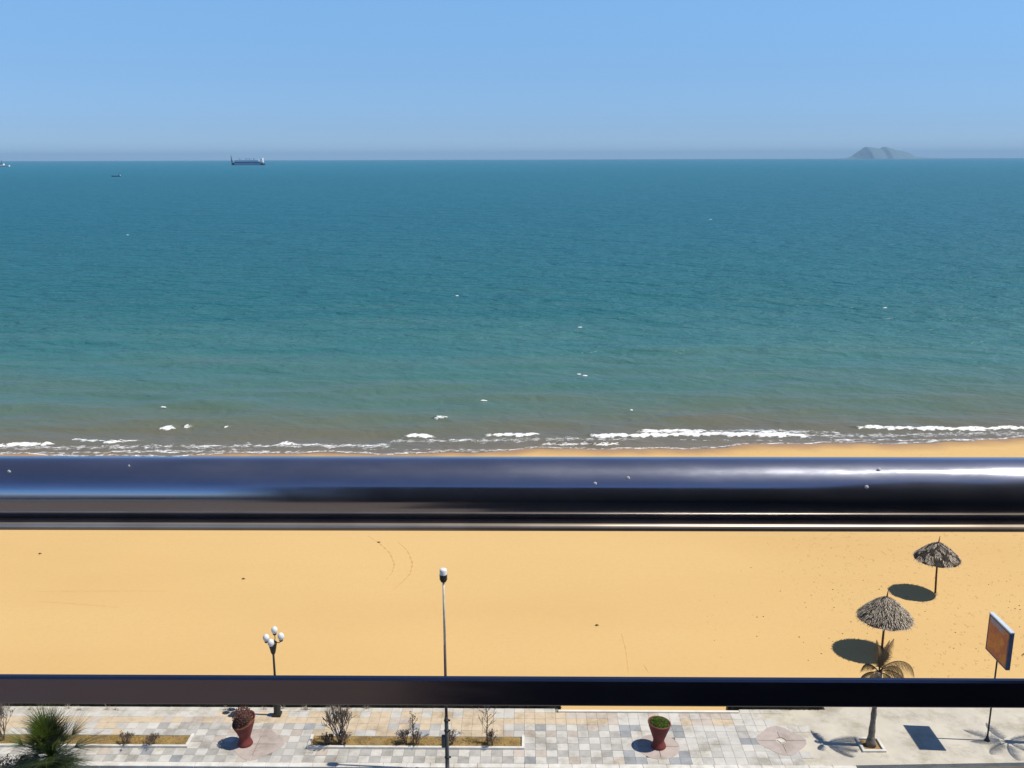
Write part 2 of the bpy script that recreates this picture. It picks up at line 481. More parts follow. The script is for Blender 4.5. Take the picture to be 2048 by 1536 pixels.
M['medallion'] = mat('rose_stone', (.48, .41, .365), .75, (.42, .355, .315), 3.0, bump=.15, rnd=.05, grime=.25)
M['terracotta'] = mat('dark_red_clay', (.20, .034, .027), .75, (.13, .024, .020), 5.0, bump=.3, bscale=18)
M['clay_rim'] = mat('clay_rim', (.22, .055, .036), .75, (.16, .036, .026), 7.0, bump=.2)
M['moss'] = mat('moss_leaves', (.13, .20, .025), .8, (.06, .11, .014), 9.0)
M['deadbush'] = mat('dead_rusty_leaves', (.17, .075, .055), .9, (.10, .045, .034), 9.0)
M['twig'] = mat('dry_twigs', (.10, .07, .05), .9, (.16, .12, .09), 5.0)
M['greytwig'] = mat('grey_twigs', (.17, .135, .11), .9, (.10, .075, .06), 5.0)
M['drygrass'] = mat('dry_grass', (.50, .35, .10), .9, (.30, .21, .06), 1.6)
M['soil'] = mat('dry_soil', (.36, .24, .085), .95, (.20, .135, .06), 2.2, bump=.5, bscale=14)
M['hedge'] = mat('hedge_leaves', (.016, .021, .009), .8, (.034, .028, .016), 1.3)
M['palewood'] = mat('bleached_stems', (.50, .45, .36), .9, (.34, .29, .22), 8.0)
M['palmgreen'] = mat('palm_leaf_lit', (.06, .10, .016), .5, (.12, .17, .025), 1.8, lo=.4, hi=.7)
M['palmdark'] = mat('palm_leaf_shaded', (.016, .026, .009), .6, (.03, .045, .012), 3.0)
M['dustyleaf'] = mat('dusty_leaf', (.13, .14, .075), .8, (.24, .23, .16), 9.0)
M['greyleaf'] = mat('grey_leaf', (.10, .095, .075), .9, (.19, .175, .14), 9.0)
M['frond'] = mat('dry_frond', (.15, .105, .045), .8, (.085, .06, .03), 4.0)
M['rachis'] = mat('frond_rib', (.10, .06, .03), .8, (.06, .035, .02), 6.0)
M['palmtrunk'] = mat('palm_bark', (.26, .22, .175), .95, (.13, .105, .08), 7.0, bump=.7, bscale=16, dist=.04)
M['thatch'] = mat('thatch_dark', (.035, .028, .022), .95, (.065, .052, .04), 6.0)
M['thatchlight'] = mat('thatch_bleached', (.66, .57, .44), .95, (.52, .43, .32), 6.0)
M['pole'] = mat('wood_pole', (.12, .06, .035), .9, (.08, .04, .025), 8.0)
M['darkmetal'] = mat('dark_green_iron', (.022, .026, .022), .5, (.035, .038, .03), 9.0, metal=.3)
M['polelight'] = mat('pale_lamp_pole', (.74, .67, .52), .5, (.56, .50, .42), 4.0)
M['polegrey'] = mat('grey_green_pole', (.075, .08, .075), .4, (.11, .11, .10), 6.0)
M['polebrown'] = mat('brown_pole', (.07, .045, .05), .55, (.10, .065, .06), 6.0)
M['lampwhite'] = mat('white_lamp_cap', (.82, .81, .77), .35, (.78, .77, .72), 4.0)
M['signblue'] = mat('blue_sign_frame', (.05, .062, .115), .45, (.065, .08, .14), 6.0)
M['signtop'] = mat('white_sign_top', (.62, .70, .76), .4, (.55, .63, .70), 6.0)
M['paper'] = mat('faded_paper', (.50, .38, .36), .9, (.42, .30, .28), 8.0)
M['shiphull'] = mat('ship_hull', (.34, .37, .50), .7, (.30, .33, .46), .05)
M['shipdark'] = mat('ship_dark', (.012, .014, .022), .7, (.02, .022, .03), .05)
M['boatblue'] = mat('boat_blue', (.05, .10, .15), .7, (.07, .12, .17), .5)
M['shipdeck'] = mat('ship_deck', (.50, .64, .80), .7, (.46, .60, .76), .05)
M['shipwhite'] = mat('ship_white', (.85, .85, .84), .5, (.78, .78, .78), .05)
M['shipglass'] = mat('ship_window', (.03, .035, .05), .3)
M['rust'] = mat('rust_red', (.25, .08, .05), .8)
M['island'] = mat('island_hazed_scrub', (.14, .215, .265), 1.0, (.165, .24, .285), .004)  # haze blue painted into the scrub colour, on top of the haze volume
M['facade'] = mat('dark_facade', (.018, .013, .015), .8, (.013, .010, .012), 1.0)
M['floor'] = mat('balcony_floor', (.165, .128, .10), .6, (.13, .103, .082), 5.0)
M['handrail'] = rail_material('handrail_metal', (.48, .50, .58), .10, .10)
M['lowrail'] = rail_material('lower_rail_metal', (.27, .25, .30), .16, .10, .24)
M['steelstrip'] = mat('steel_strip', (.66, .56, .45), .36, (.55, .46, .37), 20.0, metal=.75)
M['tanplate'] = mat('brown_plate', (.32, .19, .12), .6, (.24, .14, .09), 20.0)
M['dropping'] = mat('white_speck', (.8, .8, .78), .8)
M['debris'] = mat('driftwood', (.10, .06, .035), .9, (.06, .035, .025), 8.0)

def let_light_through(m, share, tint):
    t = m.node_tree; b = t.nodes['Principled BSDF']
    out = [n for n in t.nodes if n.type == 'OUTPUT_MATERIAL'][0]
    tr = N(t, 'ShaderNodeBsdfTranslucent'); tr.inputs['Color'].default_value = (*tint, 1)
    mx = N(t, 'ShaderNodeMixShader'); mx.inputs[0].default_value = share
    L(t, b.outputs[0], mx.inputs[1]); L(t, tr.outputs[0], mx.inputs[2]); L(t, mx.outputs[0], out.inputs['Surface'])
let_light_through(M['palmgreen'], .35, (.20, .28, .03))
let_light_through(M['palmdark'], .2, (.08, .12, .02))
let_light_through(M['moss'], .25, (.22, .32, .03))
let_light_through(M['frond'], .3, (.30, .20, .08))
# poster: flat print of warm orange fields
def poster_material():
    m = bpy.data.materials.new('orange_poster'); m.use_nodes = True
    t = m.node_tree; b = t.nodes['Principled BSDF']; b.inputs['Roughness'].default_value = .6
    tc = N(t, 'ShaderNodeTexCoord')
    vo = N(t, 'ShaderNodeTexVoronoi', distance='MANHATTAN', i_Scale=3.2); L(t, tc.outputs['Object'], vo.inputs['Vector'])
    sp = N(t, 'ShaderNodeSeparateColor'); L(t, vo.outputs['Color'], sp.inputs[0])
    rp = ramp(t, [(0, (.50, .14, .05)), (.4, (.74, .25, .04)), (.7, (.62, .18, .05)), (1, (.45, .13, .09))])
    L(t, sp.outputs[0], rp.inputs[0])
    nz = N(t, 'ShaderNodeTexNoise', i_Scale=9.0, i_Detail=6.0); L(t, tc.outputs['Object'], nz.inputs['Vector'])
    mx = N(t, 'ShaderNodeMix', data_type='RGBA', blend_type='OVERLAY'); mx.inputs['Factor'].default_value = .35
    L(t, rp.outputs[0], mx.inputs['A']); L(t, nz.outputs['Fac'], mx.inputs['B'])
    L(t, mx.outputs['Result'], b.inputs['Base Color'])
    return m
M['poster'] = poster_material()

# ------------------------------------------------------------------ sea
def steps(*segs):
    out = []
    for a, b_, d in segs:
        n = max(1, int(round((b_ - a) / d)))
        out += list(np.linspace(a, b_, n, endpoint=False))
    return out
def geom(a, b_, d0, ratio):
    out = []; d = d0
    while a < b_:
        out.append(a); a += d; d *= ratio
    return out
def grid_mesh(name, xs, ys, zfun, mats, attrs):
    X, Y = np.meshgrid(np.array(xs), np.array(ys))
    Z = zfun(X, Y)
    nx, ny = len(xs), len(ys)
    v = np.stack([X, Y, Z], -1).reshape(-1, 3)
    i = np.arange(nx * ny).reshape(ny, nx)
    f = np.stack([i[:-1, :-1], i[:-1, 1:], i[1:, 1:], i[1:, :-1]], -1).reshape(-1, 4)
    me = bpy.data.meshes.new(name)
    me.vertices.add(len(v)); me.vertices.foreach_set('co', v.ravel().astype(np.float32))
    me.loops.add(f.size); me.loops.foreach_set('vertex_index', f.ravel().astype(np.int32))
    me.polygons.add(len(f)); me.polygons.foreach_set('loop_start', np.arange(0, f.size, 4, dtype=np.int32))
    me.polygons.foreach_set('use_smooth', np.ones(len(f), dtype=bool))
    me.materials.append(mats)
    me.update(calc_edges=True)
    for k, fun in attrs.items():
        a = me.attributes.new(k, 'FLOAT', 'POINT')
        a.data.foreach_set('value', fun(X, Y).ravel().astype(np.float32))
    o = bpy.data.objects.new(name, me); COL.objects.link(o)
    return o

# surf: (left px, right px, crest y px, half height px, strength) measured along the shore
SURF = [(1165, 1630, 872, 6, 1.0), (1260, 1430, 864, 5, .9), (1500, 1600, 868, 5, .8), (1700, 2070, 858, 5, .9), (1820, 1990, 859, 4, 1.0), (1640, 1710, 870, 3, .5),
        (1330, 2070, 881, 2.6, .55), (1640, 2070, 879, 3, .7), (797, 882, 872, 5.5, 1.0), (955, 1092, 872, 5.5, .95), (1060, 1260, 890, 3, .8), (862, 902, 837, 4.5, .8),
        (313, 356, 857, 5, 1.0), (364, 386, 854, 3, .8), (443, 460, 856, 3.5, .8), (200, 252, 885, 3.5, .9), (553, 592, 889, 3.5, .95), (-20, 120, 891, 5, 1.0),
        (-20, 420, 905, 4, .66), (200, 620, 903, 5, .62), (370, 540, 897, 6, .5), (120, 300, 880, 7, .42), (560, 800, 890, 8, .40), (880, 960, 880, 6, .45), (1400, 1700, 862, 8, .38),
        (700, 1000, 899, 2.5, .6), (-20, 800, 893, 13, .36), (760, 1300, 880, 12, .34), (1300, 2070, 868, 14, .34)]
def surf_fields(X, Y):
    foam = np.zeros_like(X); ridge = np.zeros_like(X)
    for a, b_, py, hh, st in SURF:
        p0, p1, pm = at_z(a, py, SEA), at_z(b_, py, SEA), at_z((a + b_) / 2, py, SEA)
        px_y = abs(at_z((a + b_) / 2, py - 1, SEA).y - pm.y)
        sg = hh * px_y * .55
        yc = p0.y + (p1.y - p0.y) * np.clip((X - p0.x) / (p1.x - p0.x), 0, 1)
        ln = p1.x - p0.x
        yc = yc + sg * .35 * np.sin(X * 6.0 / max(ln, 1.5) + a) + .12 * np.sin(X * 2.3 + b_)
        ed = min(1.2, ln * .3)
        win = np.clip((X - p0.x) / ed, 0, 1) * np.clip((p1.x - X) / ed, 0, 1)
        win = win * win * (3 - 2 * win)
        g = np.exp(-((Y - yc) / sg) ** 2 * .9)
        jag = .62 + .3 * np.sin(X * 3.1 + a) * np.sin(X * 1.27 + b_) + .22 * np.sin(X * 7.3 + py) + .12 * np.sin(X * 15.1 + hh)
        g = np.exp(-((Y - yc) / (sg * np.clip(jag, .15, 1.3))) ** 2 * .9)
        foam = np.maximum(foam, (.98 * st if st > .45 else 1.6 * st) * np.minimum(1, 1.25 * g) * win)
        if st > .75:
            ridge = np.maximum(ridge, .20 * win * np.exp(-((Y - yc - .25) / (sg * .9)) ** 2))
    sd = Y - shore(X)
    edge = np.exp(-((sd - .1) / .35) ** 2) * .62
    return np.maximum(foam, edge), ridge
rw = np.random.RandomState(3)
WAVES = [(rw.uniform(2.5, 11), rw.normal(0, .22), rw.uniform(0, 6.28)) for _ in range(22)]
def sea_z(X, Y):
    h = np.zeros_like(X)
    for lam, th, ph in WAVES:
        k = 2 * math.pi / lam
        h += .0055 * lam * np.sin(k * (Y * math.cos(th) + X * math.sin(th)) + ph + .8 * np.sin(X * .05 * th * 9 + ph))
    sd = Y - shore(X)
    fade = np.clip(sd / 6, 0, 1) * np.clip((150 - Y) / 60, 0, 1)
    _, ridge = surf_fields(X, Y)
    return SEA + h * fade * .6 + ridge * np.clip(sd / 1.0, 0, 1)
xs = [-v for v in geom(48, 60000, 1.0, 1.35)][::-1] + steps((-47.5, 47.5, .22)) + geom(48, 60000, 1.0, 1.35)
ys = steps((60, 66, .5), (66, 92, .13), (92, 125, .33)) + geom(125, 50000, .4, 1.06)
sea = grid_mesh('sea', xs, ys, sea_z, M['water'], {'shore_dist': lambda X, Y: Y - shore(X), 'foam': lambda X, Y: surf_fields(X, Y)[0]})
tag(sea, kind='structure')

# ------------------------------------------------------------------ beach
xs = [-v for v in geom(50, 3000, 3.0, 1.4)][::-1] + steps((-48, 48, .8)) + geom(50, 3000, 3.0, 1.4)
ys = steps((20, Y_BEACH, 4), (Y_BEACH, 70, .5), (70, 130, 1.5))
rs = np.random.RandomState(5)
DU = [(rs.uniform(4, 16), rs.uniform(0, 3.14), rs.uniform(0, 6.28)) for _ in range(14)]
def sand_z(X, Y):
    z = beach_z(X, np.maximum(Y, Y_BEACH))
    z = np.where(z < SEA - 3, SEA - 3, z)
    h = np.zeros_like(X)
    for lam, th, ph in DU:
        h += .0022 * lam * np.sin(2 * math.pi / lam * (X * math.cos(th) + Y * math.sin(th)) + ph)
    return z + h * .25 * np.clip((shore(X) - Y) / 6, 0, 1)
beach = grid_mesh('beach', xs, ys, sand_z, M['sand'], {'shore_dist': lambda X, Y: Y - shore(X)})
tag(beach, kind='structure')
def sandp(px, py, up=0.0):
    p = on_beach(px, py)
    z = float(sand_z(np.array([p.x]), np.array([p.y]))[0])
    return Vector((p.x, p.y, z + up))
def sand_at(x, y):
    return float(sand_z(np.array([x]), np.array([y]))[0])

# shallow furrows left in the sand: low double lips pressed along a curve
def furrow(pix, name, label, width=.05):
    pts = [sandp(*p) for p in pix]
    # densify
    dense = []
    for i in range(len(pts) - 1):
        for k in range(10):
            dense.append(pts[i].lerp(pts[i + 1], k / 10))
    dense.append(pts[-1])
    # smooth
    for _ in range(8):
        dense = [dense[0]] + [(dense[i - 1] + dense[i] * 2 + dense[i + 1]) / 4 for i in range(1, len(dense) - 1)] + [dense[-1]]
    mb = MB(); n = len(dense)
    vs = []; fs = []
    for i, p in enumerate(dense):
        t = (dense[min(i + 1, n - 1)] - dense[max(i - 1, 0)]); t.z = 0; t.normalize()
        sd = Vector((-t.y, t.x, 0))
        w_ = width * (.6 + .4 * math.sin(i * 1.7)) * min(1, 3 * min(i, n - 1 - i) / n + .1)
        for o, hgt in ((-1.8, -.012), (-.8, .006), (0, -.001), (.8, .006), (1.8, -.012)):
            q = p + sd * w_ * o
            vs.append((q.x, q.y, sand_at(q.x, q.y) + .006 + hgt))
        if i:
            for k in range(4):
                fs.append(((i - 1) * 5 + k, (i - 1) * 5 + k + 1, i * 5 + k + 1, i * 5 + k))
    mb.add(vs, fs, 0, True)
    o = mb.build(name, M['track'])
    tag(o, label, 'furrow', 'faint furrows in the sand')
furrow([(735, 1072), (758, 1086), (780, 1105), (790, 1128), (785, 1145), (764, 1168)], 'sand_furrow', 'curved furrow in the sand left of the tall lamp, the one nearer the left edge')
furrow([(795, 1084), (815, 1100), (826, 1125), (821, 1148), (796, 1172), (780, 1184)], 'sand_furrow', 'curved furrow in the sand nearest the tall lamp')
furrow([(72, 1182), (200, 1182), (335, 1182)], 'sand_furrow', 'long straight faint furrow on the left of the sand', .03)
furrow([(75, 1202), (160, 1208), (240, 1216)], 'sand_furrow', 'slanting faint furrow under the straight one on the left', .02)
furrow([(1243, 1268), (1252, 1300), (1257, 1346)], 'sand_furrow', 'faint upright furrow low on the sand, left one of two right of the tall lamp', .02)
furrow([(1288, 1330), (1298, 1346)], 'sand_furrow', 'short faint furrow just above the lower bar, right of the tall lamp', .02)
for i, (px, py) in enumerate([(487, 1158), (1194, 1252), (758, 1086), (80, 1108)]):
    lab = ['dark scrap on the sand above the globe lamp', 'dark scrap on the sand right of the tall lamp', 'dark scrap lying on the curved furrow', 'tiny dark scrap on the far left sand'][i]
    p = sandp(px, py)
    mb = MB()
    mb.tube([p + Vector((-.09, 0, .02)), p + Vector((-.02, .03, .05)), p + Vector((.09, .01, .03))], [.018, .028, .012], 6)
    mb.tube([p + Vector((-.03, .02, .03)), p + Vector((.03, -.05, .06))], [.018, .008], 5)
    tag(mb.build('driftwood', M['debris']), lab, 'driftwood', 'scraps on the sand')

mb = MB()
for i in range(90):
    px, py = random.uniform(1610, 2060), random.triangular(1080, 1350, 1240)
    if random.random() < .25: px = random.uniform(1400, 1640)
    p = sandp(px, py)
    r_ = random.uniform(.012, .04)
    mb.lathe([(r_ * 1.0, -.01), (r_, .006), (r_ * .6, r_ * .5), (.001, r_ * .6)], (p.x, p.y, p.z), 5, 0, True)
tag(mb.build('beach_litter', M['debris']), 'scattered specks of dry weed on the trampled sand', 'weed', kind='stuff')

# small breaking crests out on the water
mb = MB()
def crest(px, py, wpx, thick=.07):
    c = at_z(px, py, SEA)
    sc_ = (c - Vector((0, 0, H))).length / F
    ln = wpx * sc_ * .85; dp = max(ln * .28, .2)
    n = 9
    vs = []
    for i in range(n):
        t = i / (n - 1); e = math.sin(math.pi * t) ** .6
        x = c.x + (t - .5) * ln; yo = c.y + .2 * dp * math.sin(5 * t + px)
        j = random.uniform(.6, 1.2)
        vs += [(x, yo - dp * .5 * e * j, SEA + .02), (x, yo, SEA + .05 + thick * e * j * (1 + ln * .06)), (x, yo + dp * .5 * e, SEA + .02)]
    fs = []
    for i in range(n - 1):
        for k in range(2):
            fs.append((3 * i + k, 3 * i + 3 + k, 3 * i + 4 + k, 3 * i + 1 + k))
    mb.add(vs, fs, 0, True)
for a in [(914, 592, 8), (1160, 655, 11), (1158, 749, 10), (1170, 752, 12), (1421, 439, 7), (1770, 616, 9), (255, 470, 6), (327, 815, 13), (968, 802, 16), (1263, 821, 7)]:
    crest(*a)
tag(mb.build('foam', M['foam']), 'small white caps breaking far out on the blue green sea', 'foam', kind='stuff')

# ------------------------------------------------------------------ promenade
TW = .38
Y0 = at_z(1050, 1528).y
NROW = 9
Y1 = at_z(700, 1416).y
TD = (at_z(1050, 1449.5).y - Y0) / 6
X_END = 9.6           # where the tiles give way to poured concrete
COLS = range(-54, 29)
ROW_END = [9.5, 9.9, 9.0, 8.2, 8.4, 10.1, 9.3, 8.9, 9.4]
PX_A, PX_B = at_z(1122, 1418).x, at_z(1457, 1420).x
Y_GAP = at_z(1300, 1423).y
mb = MB()
mb.box((( -22 + 8.0) / 2, (Y0 + Y_GAP) / 2, -.6), (8.0 + 22, Y_GAP - Y0, 1.17), 0)
for xa, xb in ((-22, PX_A - .12), (PX_B + .5, PX_B + .82)):
    mb.box(((xa + xb) / 2, (Y_GAP + Y1) / 2 + .022, -.6), (xb - xa, Y1 - Y_GAP + .036, 1.17), 0)
prom = mb.build('promenade', M['bedding'])
tag(prom, kind='structure')
mb = MB()
xf = [7.7, 11, 18, 40]
yf = [Y0 + .015, Y0 + .02, Y0 + .27, Y0 + 1.1]
top = [(x, y, 0) for x, y in zip(xf, yf)] + [(40, 32.6, 0), (X_END + 1.6, 32.6, 0), (X_END + 1.6, Y1 + .03, 0), (PX_B + .8, Y1 + .03, 0), (PX_B + .8, Y_GAP - .01, 0), (7.7, Y_GAP - .01, 0)]
bot = [(x, y, -1.2) for x, y, _ in top]
n = len(top)
mb.add(top + bot, [tuple(range(n)), tuple(range(2 * n - 1, n - 1, -1))] + [(i + n, (i + 1) % n + n, (i + 1) % n, i) for i in range(n)])
tag(mb.build('concrete_pavement', M['concrete']), kind='structure')
mb = MB()
mb.add([(-400, -60, -.13), (400, -60, -.13), (400, 30.2, -.13), (-400, 30.2, -.13)], [(0, 1, 2, 3)])
tag(mb.build('road', M['asphalt']), kind='structure')

PLANTERS = [(-54, -31), (-20, 0)]
MOTIFS = [(12, False), (-26, True), (23, True)]
def tile_kind(i, k):
    for c, pink in MOTIFS[:1]:
        q = i - c
        if -3 <= q <= 2:
            if (k in (0, 5) and q in (-3, -2, 1, 2)) or (k in (1, 4) and q in (-3, 2)): return 'blue'
            return 'white' if k < 5 else 'pinkish' if q == 0 else 'white'
    rnd = random.random()
    if i >= 20:
        if k == 3 and i in (20, 21): return 'blue'
        return 'pale' if rnd < .3 else 'white' if rnd < .9 else 'grey'
    if k >= 8:
        return 'pale' if (i + k) % 2 == 0 and rnd < .5 else 'white' if rnd < .6 or i < -20 else 'pinkish'
    if k == 7: 
        if i < -30: return 'white' if rnd < .6 else 'pale' if rnd < .85 else 'grey'
        return ('beige' if i < 4 else 'pinkish') if rnd < .75 else 'pale'
    if k == 6: return 'beige' if rnd < (.85 if i < 6 else .5) else 'pinkish'
    dark = (i + k) % 2 == 0
    if k >= 4:
        if -20 <= i < -13 or -7 <= i < -2: return 'beige' if rnd < .85 else 'pale'
        if i < -36: return 'beige' if rnd < .5 else 'white'
        if -13 <= i < -7: return ('blue' if rnd < .3 else 'grey') if dark else ('white' if rnd < .5 else 'beige')
        if i >= 15: return 'pale' if rnd < .7 else 'white'
        if dark: return 'blue' if rnd < .08 else 'grey' if rnd < .8 else 'pinkish'
        return 'white' if rnd < .55 else 'pinkish' if i > 0 and rnd < .8 else 'pale'
    if i >= 15: return 'pale' if dark else 'white'
    if dark: return 'grey' if rnd < .82 else 'pinkish' if rnd < .95 else 'blue'
    return 'white' if rnd < .85 else 'pale'
def disc_hit(i, k):
    x, y = (i + .5) * TW, Y0 + (k + .5) * TD
    for cx, cy, r in DISCS:
        if (x - cx) ** 2 + (y - cy) ** 2 < (r * .8) ** 2: return True
    return False
P_R = at_z(1317, 1494); P_L = at_z(491, 1489); P_E = at_z(1562, 1482)
DISCS = [(P_R.x, P_R.y, .72), (P_L.x + .42, P_L.y, .85), (P_E.x, P_E.y, .80)]
tm = MB(); tm.box((0, 0, -.0175), (TW - .006, TD - .006, .035), 0, .004)
tile_meshes = {}
rest = MB(); rest_mats = [M['tile_' + k] for k in tile_cols]; kidx = {k: i for i, k in enumerate(tile_cols)}
count = 0
for k in range(NROW):
    for i in COLS:
        if k in (2, 3) and any(a <= i < b_ for a, b_ in PLANTERS): continue
        if (i + .5) * TW > ROW_END[k]: continue
        kd = tile_kind(i, k)
        if disc_hit(i, k) and k < 5: continue
        x, y = (i + .5) * TW, Y0 + (k + .5) * TD
        dep_ = TD
        if k == 8:
            if PX_A - .15 < x < PX_B + .55: continue
            dep_ = Y1 - (Y0 + 8 * TD); y = Y1 - dep_ / 2
        z = random.uniform(-.003, .003)
        # only the ones in view get an object; nearest rows first
        pxv = CX + F * (x / (y * .97 + 4.9))
        seen = -30 < pxv - 20 < 2100
        if count < 300 and k < 8 and seen and i > -48:
            if kd not in tile_meshes:
                o = tm.build('tile', M['tile_' + kd], prom); tile_meshes[kd] = o.data
            else:
                o = bpy.data.objects.new('tile', tile_meshes[kd]); COL.objects.link(o); o.parent = prom
            o.location = (x, y, z + .016)
            o.rotation_euler = (random.gauss(0, .006), random.gauss(0, .006), random.gauss(0, .006))
            count += 1
        else:
            rest.box((x, y, z - .0015), (TW - .006, dep_ - .006, .035), kidx[kd], .004, random.gauss(0, .006))
o = rest.build('tile', rest_mats, prom)
o['kind'] = 'stuff'
# kerb along the road
mb = MB()
for i in range(-27, 14):
    mb.box((i * .8 + .4 + random.uniform(-.002, .002), Y0 - .125, -.10), (.794, .235, .25), 0, .012)
o = mb.build('kerb', M['kerb'], prom); o['kind'] = 'stuff'

# rose stone medallions under the pots (sectors are separate slabs)
for n_, (cx, cy, r) in enumerate(DISCS):
    for s_ in range(4):
        mb = MB(); pts = []
        for q in range(9):
            a = s_ * math.pi / 2 + (q / 8) * math.pi / 2
            rr = r * (1.0 if n_ == 0 else (1.0 + .09 * math.cos(4 * a)))
            pts.append((rr * math.cos(a), rr * math.sin(a)))
        ins = (.012 * math.cos((s_ + .5) * math.pi / 2), .012 * math.sin((s_ + .5) * math.pi / 2))
        ri = .0 if n_ < 2 else .17
        inner = [(ri * math.cos(s_ * math.pi / 2 + q / 8 * math.pi / 2), ri * math.sin(s_ * math.pi / 2 + q / 8 * math.pi / 2)) for q in range(8, -1, -1)] if ri else [(0, 0)]
        poly = [(a + ins[0], b_ + ins[1]) for a, b_ in pts + inner]
        m_ = len(poly)
        mb.add([(a, b_, .0) for a, b_ in poly] + [(a, b_, -.04) for a, b_ in poly], [tuple(range(m_))] + [(i + m_, (i + 1) % m_ + m_, (i + 1) % m_, i) for i in range(m_)])
        o = mb.build('medallion_slab', M['medallion'], prom, (cx, cy, .024))
    if n_ == 2:
        mb = MB(); mb.box((0, 0, 0), (.19, .21, .04), 0, .006, .5)
        mb.build('medallion_slab', M['kerb'], prom, (cx, cy, .006))

# ------------------------------------------------------------------ planted beds
def bed(i0, i1, label):
    x0, x1 = i0 * TW, i1 * TW
    ya, yb = Y0 + 2 * TD, Y0 + 4 * TD
    e = empty('planter_bed', ((x0 + x1) / 2, (ya + yb) / 2, 0), label, 'planter', 'planted beds in the promenade')
    c = e.location
    def P(mb, name, m): 
        o = mb.build(name, m, e); return o
    mb = MB(); mb.box((0, ya + .05 - c.y, .02), (x1 - x0, .10, .16), 0, .01); P(mb, 'kerb', M['kerb'])
    mb = MB(); mb.box((x1 - .05 - c.x, .053, .017), (.10, yb - ya - .10, .16), 0, .01); P(mb, 'kerb', M['kerb'])
    mb = MB(); mb.box((x0 + .05 - c.x, .053, .017), (.10, yb - ya - .10, .16), 0, .01); P(mb, 'kerb', M['kerb'])
    mb = MB(); mb.box((0, yb - .03 - c.y, -.02), (x1 - x0 - .21, .055, .10), 0, .008); P(mb, 'kerb', M['bedding'])
    # uneven soil
    nx = int((x1 - x0) / .2); vs = []; fs = []
    for j in range(5):
        for i in range(nx + 1):
            vs.append((x0 - c.x + .06 + (x1 - x0 - .12) * i / nx, ya - c.y + .06 + (yb - ya - .09) * j / 4, random.uniform(0, .045)))
    for j in range(4):
        for i in range(nx):
            a = j * (nx + 1) + i; fs.append((a, a + 1, a + nx + 2, a + nx + 1))
    mb = MB(); mb.add(vs, fs, 0, True); P(mb, 'soil', M['soil'])
    mb = MB()
    for _ in range(int((x1 - x0) * 900)):
        x = random.uniform(x0 + .12, x1 - .12); y = random.uniform(ya + .12, yb - .08)
        dens = .5 + .5 * math.sin(x * 1.9) * math.sin(x * .63 + 1)
        if random.random() > .3 + .7 * dens: continue
        mb.blade((x - c.x, y - c.y, .0), (random.gauss(0, .5), random.gauss(0, .5), 1), random.uniform(.05, .15), .02, random.uniform(0, .5), 2)
    o = P(mb, 'dry_grass', M['drygrass']); o['kind'] = 'stuff'
    return e
bed(-54, -31, 'white kerbed bed of dry grass at the left, behind the green palm')
bed(-20, 0, 'white kerbed bed of dry grass between the two red pots')

# ------------------------------------------------------------------ bare shrubs
def branch(mb, p, d, length, rad, depth, spread, mi=0, leafmb=None, leafs=0, lsize=.02, ns=3, shrink=.68):
    pts = [Vector(p)]; dd = Vector(d).normalized()
    for _ in range(3):
        dd = (dd + Vector((random.gauss(0, .12), random.gauss(0, .12), random.gauss(.03, .06)))).normalized()
        pts.append(pts[-1] + dd * length / 3)
    rad = max(rad, .0075)
    mb.tube(pts, [rad, rad * .85, rad * .7, rad * .55], 4 if depth > 2 else 3, mi, cap=False)
    if leafmb is not None and depth <= 2:
        for _ in range(leafs):
            q = pts[random.randint(1, 3)] + Vector((random.gauss(0, .03), random.gauss(0, .03), random.gauss(0, .03)))
            leafmb.leaf(q, lsize * random.uniform(.6, 1.3))
    if depth > 0:
        for _ in range(ns):
            a = (dd + Vector((random.gauss(0, spread), random.gauss(0, spread), random.gauss(.1, spread * .6)))).normalized()
            st = pts[random.choice((2, 3, 3))]
            branch(mb, st, a, length * shrink * random.uniform(.8, 1.2), rad * .55, depth - 1, spread, mi, leafmb, leafs, lsize, ns, shrink)
def shrub(px, py, label, height, spread, depth=4, ns=3, stems=1, leafs=0, lsize=.02, tm_='greytwig', lm='twig', name='bare_shrub', group='bare shrubs in the beds', r0=.022, up=1.0, z=-.03, cat='shrub'):
    p = at_z(px, py, 0)
    e = empty(name, (p.x, p.y, z), label, cat, group)
    mb = MB(); lf = MB()
    for s_ in range(stems):
        d = Vector((random.gauss(0, spread * .6), random.gauss(0, spread * .6), up)).normalized()
        branch(mb, (0, 0, 0), d, height * .38, r0, depth, spread, 0, lf, leafs, lsize, ns)
    mb.build('branches', M[tm_], e)
    if lf.v: lf.build('leaves', M[lm], e)
    return e
shrub(681, 1489, 'round grey bare shrub, widest of the three in the right hand bed', 1.5, .18, 4, 3, 9, 0, .022, r0=.022)
def sapling(px, py, label, height, reach, n, leafs):
    p = at_z(px, py, 0)
    e = empty('bare_sapling', (p.x, p.y, -.03), label, 'sapling', 'bare shrubs in the beds')
    mb = MB(); lf = MB(); pts = [Vector((0, 0, 0))]
    for k in range(8):
        pts.append(pts[-1] + Vector((random.gauss(0, .02), random.gauss(0, .02), height / 8)))
    mb.tube(pts, [.03 - .0027 * k for k in range(9)], 6)
    for k in range(n):
        t = .25 + .75 * k / n; q = t * 8; a = int(min(q, 7)); st = pts[a].lerp(pts[a + 1], q - a)
        az = k * 2.4 + random.uniform(-.5, .5)
        branch(mb, st, (math.cos(az) * .8, math.sin(az) * .8, .9), reach * (1.25 - .7 * t) * random.uniform(.6, 1.2), .011, 2, .3, 0, lf, leafs, .028, 2, .7)
    mb.build('branches', M['twig'], e)
    if lf.v: lf.build('leaves', M['twig'], e)
sapling(826, 1489, 'slender brown sapling in the middle of the right hand bed', 1.2, .16, 16, 1)
sapling(976, 1488, 'thin leafless sapling near the right end of the bed', 1.4, .30, 15, 0)
